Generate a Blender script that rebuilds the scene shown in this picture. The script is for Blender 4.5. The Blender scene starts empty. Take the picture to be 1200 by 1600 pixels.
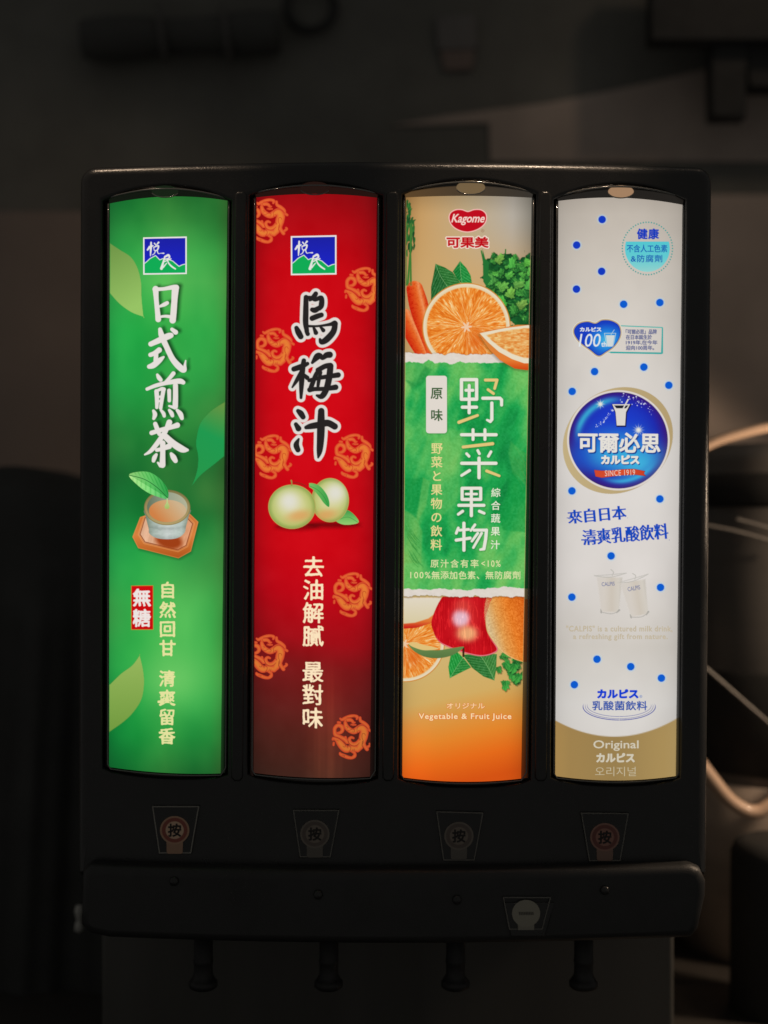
import bpy, bmesh, math
import numpy as np
from mathutils import Vector, Matrix

SC = bpy.context.scene
COL = SC.collection

# ------------------------------------------------------------------ camera
DIST = 1.0
PX = 0.0005                                  # metres per photograph pixel on the plane y = 0
ROLL = math.radians(0.35)
RIGHT = np.array([math.cos(ROLL), 0.0, math.sin(ROLL)])
UP = np.array([-math.sin(ROLL), 0.0, math.cos(ROLL)])

cam_data = bpy.data.cameras.new('camera')
cam = bpy.data.objects.new('camera', cam_data)
COL.objects.link(cam)
cam.matrix_world = Matrix(((RIGHT[0], UP[0], 0, 0), (0, 0, -1, -DIST), (RIGHT[2], UP[2], 0, 0), (0, 0, 0, 1)))
cam_data.sensor_fit = 'HORIZONTAL'
cam_data.sensor_width = 36
cam_data.lens = 36 * DIST / 0.6
cam_data.clip_start = 0.05
cam_data.clip_end = 50
cam_data.dof.use_dof = True
cam_data.dof.focus_distance = DIST - 0.018
cam_data.dof.aperture_fstop = 2.8
SC.camera = cam
SC.view_settings.view_transform = 'Standard'
SC.view_settings.look = 'None'
SC.view_settings.exposure = 0
SC.view_settings.gamma = 1

# ------------------------------------------------------------------ dim room light, warm cafe lamps and an added fill for the urn
world = bpy.data.worlds.new('World')
SC.world = world
world.use_nodes = True
bg = world.node_tree.nodes['Background']
bg.inputs[0].default_value = (1.0, 0.97, 0.91, 1)
bg.inputs[1].default_value = 0.074


def lamp(name, kind, loc, target, power, color, size=0.1, spot=None, blend=0.6):
    d = bpy.data.lights.new(name, kind)
    d.energy = power
    d.color = color
    if kind == 'AREA':
        d.shape = 'DISK'
        d.size = size
    else:
        d.shadow_soft_size = size
    if kind == 'SPOT':
        d.spot_size = math.radians(spot)
        d.spot_blend = blend
    o = bpy.data.objects.new(name, d)
    COL.objects.link(o)
    o.location = loc
    o.rotation_euler = (Vector(target) - Vector(loc)).to_track_quat('-Z', 'Y').to_euler()
    return o


WARM = (1.0, 0.74, 0.52)
lamp('ceiling_lamp', 'SPOT', (0.75, 0.05, 1.25), (0.55, 0.62, 0.10), 4.0, WARM, 0.05, 75, 0.9)
lamp('ceiling_lamp', 'SPOT', (0.27, -0.30, 1.12), (0.11, 0.0, 0.275), 24.0, WARM, 0.02, 15, 0.9)
lamp('ceiling_lamp', 'SPOT', (-0.53, -0.26, 1.10), (-0.20, 0.0, 0.28), 12.0, WARM, 0.02, 13, 0.9)
lamp('urn_fill', 'SPOT', (0.66, 0.10, 0.05), (0.33, 0.30, -0.13), 6.5, WARM, 0.03, 100, 0.3)  # unseen fill added to brighten the urn and its handles

# ------------------------------------------------------------------ pixel <-> place
BOW = 0.018
CASE_HALF = 0.25


def case_y(x):
    return -BOW * (1 - np.clip(np.abs(x) / CASE_HALF, 0, 1.15) ** 2)


def case_surf(off=0.0):
    return lambda x: case_y(x) + off


def W(px, py, surf):
    """photograph pixel -> world point on the surface y = surf(x) (or a plain depth)"""
    px = np.asarray(px, float)
    py = np.asarray(py, float)
    a = (px - 600) * PX
    b = (800 - py) * PX
    dx = a * RIGHT[0] + b * UP[0]
    dz = a * RIGHT[2] + b * UP[2]
    if callable(surf):
        y = np.zeros_like(dx)
        for _ in range(6):
            y = surf(dx * (DIST + y) / DIST)
    else:
        y = np.full_like(dx, float(surf))
    s = (DIST + y) / DIST
    return np.stack([dx * s, y, dz * s], -1)


# ------------------------------------------------------------------ materials
def srgb(c):
    c = np.asarray(c, float) / 255.0
    return np.where(c <= 0.04045, c / 12.92, ((c + 0.055) / 1.055) ** 2.4)


def mat(name, color, rough=0.5, metal=0.0, spec=0.5, bump=0.0, scale=200.0, vary=0.0, coat=0.0, aniso=None, dust=0.0):
    m = bpy.data.materials.new(name)
    m.use_nodes = True
    nt = m.node_tree
    p = nt.nodes['Principled BSDF']
    p.inputs['Base Color'].default_value = (*color, 1)
    p.inputs['Roughness'].default_value = rough
    p.inputs['Metallic'].default_value = metal
    p.inputs['Specular IOR Level'].default_value = spec
    p.inputs['Coat Weight'].default_value = coat
    p.inputs['Coat Roughness'].default_value = 0.08
    tc = nt.nodes.new('ShaderNodeTexCoord')
    mp = nt.nodes.new('ShaderNodeMapping')
    nt.links.new(tc.outputs['Object'], mp.inputs[0])
    if aniso:
        mp.inputs['Scale'].default_value = aniso
    no = nt.nodes.new('ShaderNodeTexNoise')
    no.inputs['Scale'].default_value = scale
    no.inputs['Detail'].default_value = 5
    nt.links.new(mp.outputs[0], no.inputs['Vector'])
    if vary:
        mr = nt.nodes.new('ShaderNodeMix')
        mr.data_type = 'RGBA'
        mr.inputs[6].default_value = (*[c * (1 - vary) for c in color], 1)
        mr.inputs[7].default_value = (*[min(1, c * (1 + vary)) for c in color], 1)
        n2 = nt.nodes.new('ShaderNodeTexNoise')
        n2.inputs['Scale'].default_value = scale * 0.08
        n2.inputs['Detail'].default_value = 6
        nt.links.new(mp.outputs[0], n2.inputs['Vector'])
        nt.links.new(n2.outputs[0], mr.inputs[0])
        nt.links.new(mr.outputs[2], p.inputs['Base Color'])
    rr = nt.nodes.new('ShaderNodeMapRange')
    rr.inputs['To Min'].default_value = max(0.02, rough * 0.8)
    rr.inputs['To Max'].default_value = min(1, rough * 1.2)
    nt.links.new(no.outputs[0], rr.inputs[0])
    nt.links.new(rr.outputs[0], p.inputs['Roughness'])
    if dust:
        base_in = p.inputs['Base Color']
        n3 = nt.nodes.new('ShaderNodeTexNoise')
        n3.inputs['Scale'].default_value = 1400
        n3.inputs['Detail'].default_value = 2
        n4 = nt.nodes.new('ShaderNodeTexNoise')
        n4.inputs['Scale'].default_value = 14
        n4.inputs['Detail'].default_value = 6
        for q in (n3, n4):
            nt.links.new(mp.outputs[0], q.inputs['Vector'])
        r3 = nt.nodes.new('ShaderNodeMapRange')
        r3.inputs['From Min'].default_value = 0.66
        r3.inputs['From Max'].default_value = 0.74
        nt.links.new(n3.outputs[0], r3.inputs[0])
        r4 = nt.nodes.new('ShaderNodeMapRange')
        r4.inputs['From Min'].default_value = 0.45
        r4.inputs['From Max'].default_value = 0.75
        nt.links.new(n4.outputs[0], r4.inputs[0])
        ml = nt.nodes.new('ShaderNodeMath')
        ml.operation = 'MULTIPLY'
        nt.links.new(r3.outputs[0], ml.inputs[0])
        nt.links.new(r4.outputs[0], ml.inputs[1])
        dm = nt.nodes.new('ShaderNodeMix')
        dm.data_type = 'RGBA'
        if base_in.links:
            nt.links.new(base_in.links[0].from_socket, dm.inputs[6])
        else:
            dm.inputs[6].default_value = (*color, 1)
        dm.inputs[7].default_value = (dust, dust * .95, dust * .88, 1)
        nt.links.new(ml.outputs[0], dm.inputs[0])
        nt.links.new(dm.outputs[2], base_in)
        rg = nt.nodes.new('ShaderNodeMath')          # greasy patches
        rg.operation = 'MULTIPLY_ADD'
        rg.inputs[1].default_value = 0.22
        nt.links.new(r4.outputs[0], rg.inputs[0])
        nt.links.new(rr.outputs[0], rg.inputs[2])
        nt.links.new(rg.outputs[0], p.inputs['Roughness'])
    if bump:
        b = nt.nodes.new('ShaderNodeBump')
        b.inputs['Strength'].default_value = bump
        b.inputs['Distance'].default_value = 0.0006
        nt.links.new(no.outputs[0], b.inputs['Height'])
        nt.links.new(b.outputs[0], p.inputs['Normal'])
    return m


def make_print_material():
    """backlit printed film: its ink colours are mesh data, it gives off light through the print"""
    m = bpy.data.materials.new('backlit_print')
    m.use_nodes = True
    nt = m.node_tree
    p = nt.nodes['Principled BSDF']
    at = nt.nodes.new('ShaderNodeAttribute')
    at.attribute_name = 'ink'
    mu = nt.nodes.new('ShaderNodeMix')
    mu.data_type = 'RGBA'
    mu.blend_type = 'MULTIPLY'
    mu.inputs[0].default_value = 1
    mu.inputs[7].default_value = (0.10, 0.10, 0.10, 1)
    nt.links.new(at.outputs['Color'], mu.inputs[6])
    nt.links.new(mu.outputs[2], p.inputs['Base Color'])
    nt.links.new(at.outputs['Color'], p.inputs['Emission Color'])
    p.inputs['Emission Strength'].default_value = 1.0
    p.inputs['Roughness'].default_value = 0.13
    p.inputs['Specular IOR Level'].default_value = 0.3
    nt.links.new(at.outputs['Alpha'], p.inputs['Alpha'])
    m.cycles.emission_sampling = 'NONE'
    return m


def make_sticker_material():
    m = bpy.data.materials.new('printed_sticker')
    m.use_nodes = True
    nt = m.node_tree
    p = nt.nodes['Principled BSDF']
    at = nt.nodes.new('ShaderNodeAttribute')
    at.attribute_name = 'ink'
    nt.links.new(at.outputs['Color'], p.inputs['Base Color'])
    nt.links.new(at.outputs['Alpha'], p.inputs['Alpha'])
    p.inputs['Roughness'].default_value = 0.35
    return m


M_PRINT = make_print_material()
M_SHEET = M_PRINT.copy()
M_SHEET.name = 'backlit_film'
M_SHEET.cycles.emission_sampling = 'AUTO'
M_STICKER = make_sticker_material()
M_CASE = mat('black_moulded_plastic', (0.026, 0.026, 0.026), 0.22, bump=0.25, scale=900, vary=0.15, dust=0.16)
M_CASE_DULL = mat('matt_black_plastic', (0.024, 0.024, 0.024), 0.42, bump=0.3, scale=900, vary=0.2, dust=0.14)
M_ACRYLIC = mat('smoked_clear_acrylic', (0.028, 0.024, 0.020), 0.09, scale=60, coat=0.5)
M_BEAD = mat('clear_acrylic_edge', (0.16, 0.16, 0.15), 0.10, scale=60, coat=1.0)

# ------------------------------------------------------------------ object helpers


def link(name, me, material=None, parent=None, smooth=False):
    o = bpy.data.objects.new(name, me)
    COL.objects.link(o)
    if material is not None:
        me.materials.append(material)
    if parent is not None:
        o.parent = parent
    if smooth:
        me.polygons.foreach_set('use_smooth', np.ones(len(me.polygons), bool))
    return o


def thing(name, label, cat, loc=(0, 0, 0), group=None):
    o = bpy.data.objects.new(name, None)
    COL.objects.link(o)
    o.location = loc
    o.empty_display_size = 0.02
    o['label'] = label
    o['category'] = cat
    if group:
        o['group'] = group
    return o


def mesh_from(verts, faces, name):
    me = bpy.data.meshes.new(name)
    me.from_pydata([tuple(v) for v in verts], [], [tuple(f) for f in faces])
    me.update()
    return me


def tri_mesh(name, V, F, C=None):
    """fast mesh from numpy: V (n,3), F (m,k) all the same k, C (n,4) ink"""
    V = np.asarray(V, np.float32)
    F = np.asarray(F, np.int32)
    me = bpy.data.meshes.new(name)
    k = F.shape[1]
    me.vertices.add(len(V))
    me.vertices.foreach_set('co', V.ravel())
    me.loops.add(F.size)
    me.loops.foreach_set('vertex_index', F.ravel())
    me.polygons.add(len(F))
    me.polygons.foreach_set('loop_start', np.arange(0, F.size, k, dtype=np.int32))
    me.polygons.foreach_set('loop_total', np.full(len(F), k, np.int32))
    me.update(calc_edges=True)
    if C is not None:
        at = me.attributes.new('ink', 'FLOAT_COLOR', 'POINT')
        at.data.foreach_set('color', np.asarray(C, np.float32).ravel())
    return me


# ------------------------------------------------------------------ 2D loops
def round_rect(x0, y0, x1, y1, r, n=6):
    if np.isscalar(r):
        r = [r] * 4
    pts = []
    for (cx, cy, a0, rr) in ((x1, y0, -90, r[1]), (x1, y1, 0, r[2]), (x0, y1, 90, r[3]), (x0, y0, 180, r[0])):
        sx = -1 if cx == x1 else 1
        sy = 1 if cy == y0 else -1
        for i in range(n + 1):
            a = math.radians(a0 + 90 * i / n)
            pts.append((cx + sx * rr + rr * math.cos(a), cy + sy * rr + rr * math.sin(a)))
    return np.array(pts)


def densify(pts, step):
    out = []
    n = len(pts)
    for i in range(n):
        a, b = np.array(pts[i]), np.array(pts[(i + 1) % n])
        k = max(1, int(np.linalg.norm(b - a) / step))
        for j in range(k):
            out.append(a + (b - a) * j / k)
    return np.array(out)


def ccw(p):
    a = np.sum(p[:, 0] * np.roll(p[:, 1], -1) - np.roll(p[:, 0], -1) * p[:, 1])
    return p if a > 0 else p[::-1]


def loop_normals(p):
    t1 = p - np.roll(p, 1, 0)
    t2 = np.roll(p, -1, 0) - p
    t1 /= np.maximum(np.linalg.norm(t1, axis=1, keepdims=True), 1e-9)
    t2 /= np.maximum(np.linalg.norm(t2, axis=1, keepdims=True), 1e-9)
    n1 = np.stack([-t1[:, 1], t1[:, 0]], 1)
    n2 = np.stack([-t2[:, 1], t2[:, 0]], 1)
    n = n1 + n2
    d = np.sum(n1 * n, 1, keepdims=True)
    return n / np.maximum(d, 0.4)             # inward, mitred


def slab(name, outer, holes, depth, bevel_o, bevel_h, surf, material, parent, seg=4, back=False, cuts=48):
    """a plate with rounded edges whose front follows y = surf(x); outer/holes are loops of (x, z)"""
    bm = bmesh.new()
    front_edges = []
    for k, lp in enumerate([outer] + list(holes)):
        p = ccw(np.array(lp, float))
        nrm = loop_normals(p) * (1 if k == 0 else -1)
        r = bevel_o if k == 0 else bevel_h
        rings = [[bm.verts.new((q[0], depth, q[1])) for q in p]]
        for j in range(seg + 1):
            th = math.pi / 2 * j / seg
            ins, dep = r * (1 - math.cos(th)), r * (1 - math.sin(th))
            rings.append([bm.verts.new((q[0] + n[0] * ins, dep, q[1] + n[1] * ins)) for q, n in zip(p, nrm)])
        m = len(p)
        for a, b in zip(rings[:-1], rings[1:]):
            for i in range(m):
                f = (a[i], a[(i + 1) % m], b[(i + 1) % m], b[i])
                bm.faces.new(f if k == 0 else f[::-1])
        top = rings[-1]
        for i in range(m):
            front_edges.append(bm.edges.get((top[i], top[(i + 1) % m])))
        if back and k == 0:
            bm.faces.new(rings[0])
    bmesh.ops.triangle_fill(bm, use_beauty=True, use_dissolve=False, edges=front_edges, normal=(0, -1, 0))
    xs = [v.co.x for v in bm.verts]
    lo, hi = min(xs), max(xs)
    for i in range(1, cuts):
        x = lo + (hi - lo) * i / cuts
        bmesh.ops.bisect_plane(bm, geom=bm.verts[:] + bm.edges[:] + bm.faces[:], dist=1e-7, plane_co=(x, 0, 0), plane_no=(1, 0, 0))
    for v in bm.verts:
        v.co.y += float(surf(v.co.x))
    bmesh.ops.recalc_face_normals(bm, faces=bm.faces)
    me = bpy.data.meshes.new(name)
    bm.to_mesh(me)
    bm.free()
    for p in me.polygons:
        p.use_smooth = abs(p.normal.y) < 0.985
    return link(name, me, material, parent)


def tube(name, pts, r, material, parent=None, n=10, caps=True):
    pts = np.asarray(pts, float)
    rs = np.full(len(pts), r) if np.isscalar(r) else np.asarray(r)
    V, F = [], []
    T = np.gradient(pts, axis=0)
    T /= np.maximum(np.linalg.norm(T, axis=1, keepdims=True), 1e-9)
    u = np.cross(T[0], (0.31, 0.77, 0.55))
    u /= np.linalg.norm(u)
    for i, (p, t) in enumerate(zip(pts, T)):
        u = u - t * np.dot(u, t)
        u /= np.linalg.norm(u)
        w = np.cross(t, u)
        for j in range(n):
            a = 2 * math.pi * j / n
            V.append(p + rs[i] * (math.cos(a) * u + math.sin(a) * w))
    for i in range(len(pts) - 1):
        for j in range(n):
            a, b = i * n + j, i * n + (j + 1) % n
            F.append((a, b, b + n, a + n))
    if caps:
        F.append(tuple(range(n))[::-1])
        F.append(tuple(range((len(pts) - 1) * n, len(pts) * n)))
    return link(name, mesh_from(V, F, name), material, parent, smooth=True)


def lathe(name, prof, material, parent=None, n=32, loc=(0, 0, 0), axis='z'):
    V, F = [], []
    for (r, h) in prof:
        for j in range(n):
            a = 2 * math.pi * j / n
            V.append((r * math.cos(a), r * math.sin(a), h) if axis == 'z' else (r * math.cos(a), -h, r * math.sin(a)))
    for i in range(len(prof) - 1):
        for j in range(n):
            a, b = i * n + j, i * n + (j + 1) % n
            F.append((a, b, b + n, a + n))
    me = mesh_from(V, F, name)
    o = link(name, me, material, parent, smooth=True)
    o.location = loc
    return o


# ------------------------------------------------------------------ flat print: a small painter working in photograph pixels
RNG = np.random.RandomState(7)
TAB = RNG.rand(256, 256)


def vnoise(x, y):
    xi, yi = np.floor(x).astype(int), np.floor(y).astype(int)
    fx, fy = x - xi, y - yi
    fx, fy = fx * fx * (3 - 2 * fx), fy * fy * (3 - 2 * fy)
    g = lambda a, b: TAB[a % 256, b % 256]
    return (g(xi, yi) * (1 - fx) + g(xi + 1, yi) * fx) * (1 - fy) + (g(xi, yi + 1) * (1 - fx) + g(xi + 1, yi + 1) * fx) * fy


def fbm(x, y, o=4):
    s, a, t = 0, 0.5, 0
    for i in range(o):
        s = s + a * vnoise(x + 17.3 * i, y + 9.1 * i)
        t += a
        a *= 0.5
        x, y = x * 2.03, y * 2.03
    return s / t


def sm(a, b, x):
    t = np.clip((x - a) / (b - a), 0, 1)
    return t * t * (3 - 2 * t)


def lerp3(stops, t):
    """colour stops [(t, rgb)...] -> array of rgb"""
    ts = [s[0] for s in stops]
    return np.stack([np.interp(t, ts, [s[1][c] for s in stops]) for c in range(3)], -1)


def spline(pts, closed=False, n=8):
    p = np.asarray(pts, float)
    N = len(p)
    if N < 3:
        return p
    out = []
    rng_ = range(N) if closed else range(N - 1)
    for i in rng_:
        if closed:
            a, b, c, d = p[(i - 1) % N], p[i], p[(i + 1) % N], p[(i + 2) % N]
        else:
            a, b, c, d = p[max(i - 1, 0)], p[i], p[i + 1], p[min(i + 2, N - 1)]
        for j in range(n):
            t = j / n
            out.append(0.5 * (2 * b + (c - a) * t + (2 * a - 5 * b + 4 * c - d) * t * t + (3 * b - a - 3 * c + d) * t ** 3))
    if not closed:
        out.append(p[-1])
    return np.array(out)


class Paint:
    def __init__(s, x0, y0, x1, y1, step=0.75):
        nx, ny = int(round((x1 - x0) / step)) + 1, int(round((y1 - y0) / step)) + 1
        s.X, s.Y = np.meshgrid(np.linspace(x0, x1, nx), np.linspace(y0, y1, ny))
        s.rgb = np.zeros(s.X.shape + (3,))
        s.a = np.zeros(s.X.shape)
        s.step = step

    def fill(s, m, c):
        m = np.clip(m, 0, 1)
        c = np.asarray(c, float)
        if c.ndim == 1:
            c = np.broadcast_to(c, s.rgb.shape)
        na = m + s.a * (1 - m)
        s.rgb = np.where(na[..., None] > 1e-4, (c * m[..., None] + s.rgb * (s.a * (1 - m))[..., None]) / np.maximum(na, 1e-4)[..., None], s.rgb)
        s.a = na

    # signed distances (negative inside)
    def ell(s, cx, cy, rx, ry, rot=0):
        c, q = math.cos(math.radians(rot)), math.sin(math.radians(rot))
        dx, dy = s.X - cx, s.Y - cy
        x, y = (dx * c + dy * q) / rx, (-dx * q + dy * c) / ry
        k = np.hypot(x, y)
        g = np.hypot(x / rx, y / ry)
        return np.where(k > 1e-6, k * (k - 1) / np.maximum(g, 1e-9), -min(rx, ry))

    def poly(s, pts, smooth=False):
        p = spline(pts, True, 6) if smooth else np.asarray(pts, float)
        d = np.full(s.X.shape, 1e9)
        ins = np.zeros(s.X.shape, bool)
        for i in range(len(p)):
            a, b = p[i], p[(i + 1) % len(p)]
            ex, ey = b - a
            L = ex * ex + ey * ey
            if L < 1e-9:
                continue
            t = np.clip(((s.X - a[0]) * ex + (s.Y - a[1]) * ey) / L, 0, 1)
            d = np.minimum(d, (s.X - a[0] - t * ex) ** 2 + (s.Y - a[1] - t * ey) ** 2)
            if a[1] != b[1]:
                c = ((a[1] > s.Y) != (b[1] > s.Y)) & (s.X < (b[0] - a[0]) * (s.Y - a[1]) / (b[1] - a[1]) + a[0])
                ins ^= c
        d = np.sqrt(d)
        return np.where(ins, -d, d)

    def strokes(s, ss, curve=True):
        """ss: list of strokes, each a list of (x, y, width)"""
        d = np.full(s.X.shape, 1e9)
        for st in ss:
            p = spline(st, False, 5) if curve else np.asarray(st, float)
            for a, b in zip(p[:-1], p[1:]) if len(p) > 1 else [(p[0], p[0])]:
                ex, ey = b[0] - a[0], b[1] - a[1]
                L = max(ex * ex + ey * ey, 1e-9)
                m = max(a[2], b[2]) / 2 + 9
                x0, x1 = min(a[0], b[0]) - m, max(a[0], b[0]) + m
                y0, y1 = min(a[1], b[1]) - m, max(a[1], b[1]) + m
                j0, j1 = np.searchsorted(s.X[0], (x0, x1))
                i0, i1 = np.searchsorted(s.Y[:, 0], (y0, y1))
                if j1 <= j0 or i1 <= i0:
                    continue
                X, Y = s.X[i0:i1, j0:j1], s.Y[i0:i1, j0:j1]
                t = np.clip(((X - a[0]) * ex + (Y - a[1]) * ey) / L, 0, 1)
                q = np.hypot(X - a[0] - t * ex, Y - a[1] - t * ey) - (a[2] + (b[2] - a[2]) * t) / 2
                d[i0:i1, j0:j1] = np.minimum(d[i0:i1, j0:j1], q)
        return d

    def aa(s, d, soft=0.45):
        return np.clip(0.5 - d / (2 * soft), 0, 1)


def blob(d, soft):
    return sm(soft, -soft, d)


# ------------------------------------------------------------------ the dispenser
dispenser = thing('drink_dispenser', 'black four-flavour drink dispenser with tall glowing printed panels and push buttons below', 'drink dispenser')
KX = [(255, 98), (490, 100), (731, 101), (967, 98)]          # panel centre and half width in pixels
PANEL = []
for cx, hw in KX:
    xc, xh = (cx - 600) * PX * 0.985, hw * PX

    def surf(x, xc=xc, xh=xh):
        t = np.clip((x - xc) / xh, -1.3, 1.3)
        y0, y1 = case_y(np.array(xc - xh)), case_y(np.array(xc + xh))
        return y0 + (y1 - y0) * (t + 1) / 2 + 0.0035 - 0.0095 * (1 - t * t)
    PANEL.append(surf)

# edges of each printed film, as read from the photograph: left/right x at top and bottom, top y (left, mid, right), bottom y
FILM = [
    dict(l=(171.6, 170.3), r=(355.5, 345.0), t=(318.0, 307.0, 313.5), b=(1198.5, 1207.5, 1208.5)),
    dict(l=(400.5, 396.0), r=(589.0, 578.5), t=(308.5, 303.0, 309.0), b=(1207.5, 1215.0, 1213.5)),
    dict(l=(634.0, 628.6), r=(831.0, 814.5), t=(308.5, 306.0, 309.0), b=(1214.5, 1221.5, 1216.5)),
    dict(l=(872.5, 867.5), r=(1066.5, 1056.0), t=(314.0, 309.0, 320.0), b=(1212.5, 1219.5, 1212.5)),
]


def film_xy(k, u, v):
    f = FILM[k]

    def q(tri):
        a, m, b = tri
        return a + (b - a) * u + 4 * u * (1 - u) * (m - (a + b) / 2)
    top, bot = q(f['t']), q(f['b'])
    y = top + (bot - top) * v
    w = np.clip((y - 310) / 900, 0, 1)
    l = f['l'][0] + (f['l'][1] - f['l'][0]) * w
    r = f['r'][0] + (f['r'][1] - f['r'][0]) * w
    return l + (r - l) * u, y


def film_clip(k, X, Y):
    f = FILM[k]
    w = np.clip((Y - 310) / 900, 0, 1)
    l = f['l'][0] + (f['l'][1] - f['l'][0]) * w
    r = f['r'][0] + (f['r'][1] - f['r'][0]) * w
    return np.clip(X - l - 0.2, 0, 1) * np.clip(r - X - 0.2, 0, 1)


LAYER = 0.00012


def put(name, pa, k, layer, parent, clip=True, surf=None, material=None, label=None):
    """turn a painting into a thin printed layer lying on panel k"""
    a = pa.a.copy()
    if clip and surf is None:
        a *= film_clip(k, pa.X, pa.Y)
    h, w = a.shape
    keep = np.maximum.reduce([a[:-1, :-1], a[1:, :-1], a[:-1, 1:], a[1:, 1:]]) > 0.03
    idx = np.arange(h * w).reshape(h, w)
    q = np.stack([idx[:-1, :-1], idx[1:, :-1], idx[1:, 1:], idx[:-1, 1:]], -1)[keep]
    used, inv = np.unique(q, return_inverse=True)
    inv = inv.reshape(q.shape)
    P = W(pa.X.ravel()[used], pa.Y.ravel()[used], surf or PANEL[k])
    P[:, 1] -= LAYER * layer
    C = np.concatenate([srgb(np.clip(pa.rgb.reshape(-1, 3)[used], 0, 255)), a.ravel()[used][:, None]], 1)
    o = link(name, tri_mesh(name, P, inv, C), material or M_PRINT, parent, smooth=True)
    if label:
        o['label'] = label
    return o


# lettering from the built-in typeface
_glyphs = {}


def glyph(s, shear=0.0, space=1.0):
    """outline segments of a string in em units, with its bounds"""
    key = (s, shear, space)
    if key not in _glyphs:
        c = bpy.data.curves.new('lettering', 'FONT')
        c.body = s
        c.size = 1
        c.shear = shear
        c.space_character = space
        c.resolution_u = 3
        o = bpy.data.objects.new('lettering', c)
        COL.objects.link(o)
        me = bpy.data.meshes.new_from_object(o.evaluated_get(bpy.context.evaluated_depsgraph_get()))
        V = np.empty(len(me.vertices) * 3, np.float32)
        me.vertices.foreach_get('co', V)
        V = V.reshape(-1, 3)[:, :2].astype(float)
        count = {}
        for p in me.polygons:
            for e in p.edge_keys:
                count[e] = count.get(e, 0) + 1
        E = np.array([e for e, n in count.items() if n == 1])
        bpy.data.objects.remove(o)
        bpy.data.curves.remove(c)
        bpy.data.meshes.remove(me)
        _glyphs[key] = (V, E)
    return _glyphs[key]


class Letters:
    """collects glyphs in pixel space, then becomes one printed layer"""

    def __init__(s):
        s.items = []

    def char(s, ch, cx, cy, size, color, off=0.0, sx=1.0, rot=0.0):
        V, E = glyph(ch)
        x = (V[:, 0] - 0.5) * size * sx
        y = -(V[:, 1] - 0.38) * size
        c, q = math.cos(math.radians(rot)), math.sin(math.radians(rot))
        s.items.append((np.stack([cx + x * c - y * q, cy + x * q + y * c], 1), E, color, off * size))

    def box(s, text, x0, y0, x1, y1, color, off=0.0, shear=0.0, rot=0.0, space=1.0, skew=0.0):
        V, E = glyph(text, shear, space)
        lo, hi = V.min(0), V.max(0)
        k = (y1 - y0) / (hi[1] - lo[1])
        o = off * k
        x0, y0, x1, y1 = x0 + o, y0 + o, x1 - o, y1 - o
        x = x0 + (V[:, 0] - lo[0]) / (hi[0] - lo[0]) * (x1 - x0)
        y = y1 - (V[:, 1] - lo[1]) / (hi[1] - lo[1]) * (y1 - y0)
        y = y + skew * (x - (x0 + x1) / 2)
        c, q = math.cos(math.radians(rot)), math.sin(math.radians(rot))
        mx, my = (x0 + x1) / 2, (y0 + y1) / 2
        s.items.append((np.stack([mx + (x - mx) * c - (y - my) * q, my + (x - mx) * q + (y - my) * c], 1), E, color, o))

    def put(s, name, k, layer, parent, surf=None, material=None, step=0.5, ming=False, brush=False):
        al = np.concatenate([i[0] for i in s.items])
        m = 2.5
        pa = Paint(al[:, 0].min() - m, al[:, 1].min() - m, al[:, 0].max() + m, al[:, 1].max() + m, step)
        xs, ys = pa.X[0], pa.Y[:, 0]
        for V, E, color, o in s.items:
            j0, j1 = np.searchsorted(xs, (V[:, 0].min() - m, V[:, 0].max() + m))
            i0, i1 = np.searchsorted(ys, (V[:, 1].min() - m, V[:, 1].max() + m))
            X, Y = pa.X[i0:i1, j0:j1], pa.Y[i0:i1, j0:j1]
            d = np.full(X.shape, 64.0)
            ins = np.zeros(X.shape, bool)
            lx, ly = xs[j0:j1], ys[i0:i1]
            for a, b in zip(V[E[:, 0]], V[E[:, 1]]):
                ex, ey = b - a
                L = max(ex * ex + ey * ey, 1e-12)
                # distance only near the segment
                r = 3.0
                p0, p1 = np.searchsorted(lx, (min(a[0], b[0]) - r, max(a[0], b[0]) + r))
                q0, q1 = np.searchsorted(ly, (min(a[1], b[1]) - r, max(a[1], b[1]) + r))
                xx, yy = X[q0:q1, p0:p1], Y[q0:q1, p0:p1]
                t = np.clip(((xx - a[0]) * ex + (yy - a[1]) * ey) / L, 0, 1)
                d[q0:q1, p0:p1] = np.minimum(d[q0:q1, p0:p1], (xx - a[0] - t * ex) ** 2 + (yy - a[1] - t * ey) ** 2)
                if abs(ey) > 1e-12:
                    lo_, hi_ = min(a[1], b[1]), max(a[1], b[1])
                    r0, r1 = np.searchsorted(ly, (lo_, hi_))
                    if r1 > r0:
                        xc = ex * (ly[r0:r1] - a[1]) / ey + a[0]
                        ins[r0:r1] ^= lx[None, :] < xc[:, None]
            d = np.sqrt(d)
            d = np.where(ins, -d, d) - o
            if brush:
                for _ in range(4):
                    e = np.pad(d, 1, mode='edge')
                    d = (e[:-2, 1:-1] + e[2:, 1:-1] + e[1:-1, :-2] + e[1:-1, 2:] + 2 * d) / 6
                d = d - 0.22 + (fbm(X / 3.2, Y / 3.2, 2) - .5) * 1.1
            if ming:
                e = np.maximum(d, np.maximum(np.roll(d, 1, 0), np.roll(d, -1, 0)))
                d = np.minimum.reduce([np.roll(e, q, 1) for q in (-1, 0, 1)])
            sub_ = Paint.__new__(Paint)
            sub_.X, sub_.Y, sub_.rgb, sub_.a = X, Y, pa.rgb[i0:i1, j0:j1].copy(), pa.a[i0:i1, j0:j1].copy()
            sub_.fill(np.clip(0.5 - d / 0.8, 0, 1), color)
            pa.rgb[i0:i1, j0:j1], pa.a[i0:i1, j0:j1] = sub_.rgb, sub_.a
        return put(name, pa, k, layer, parent, surf=surf, material=material)


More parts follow.
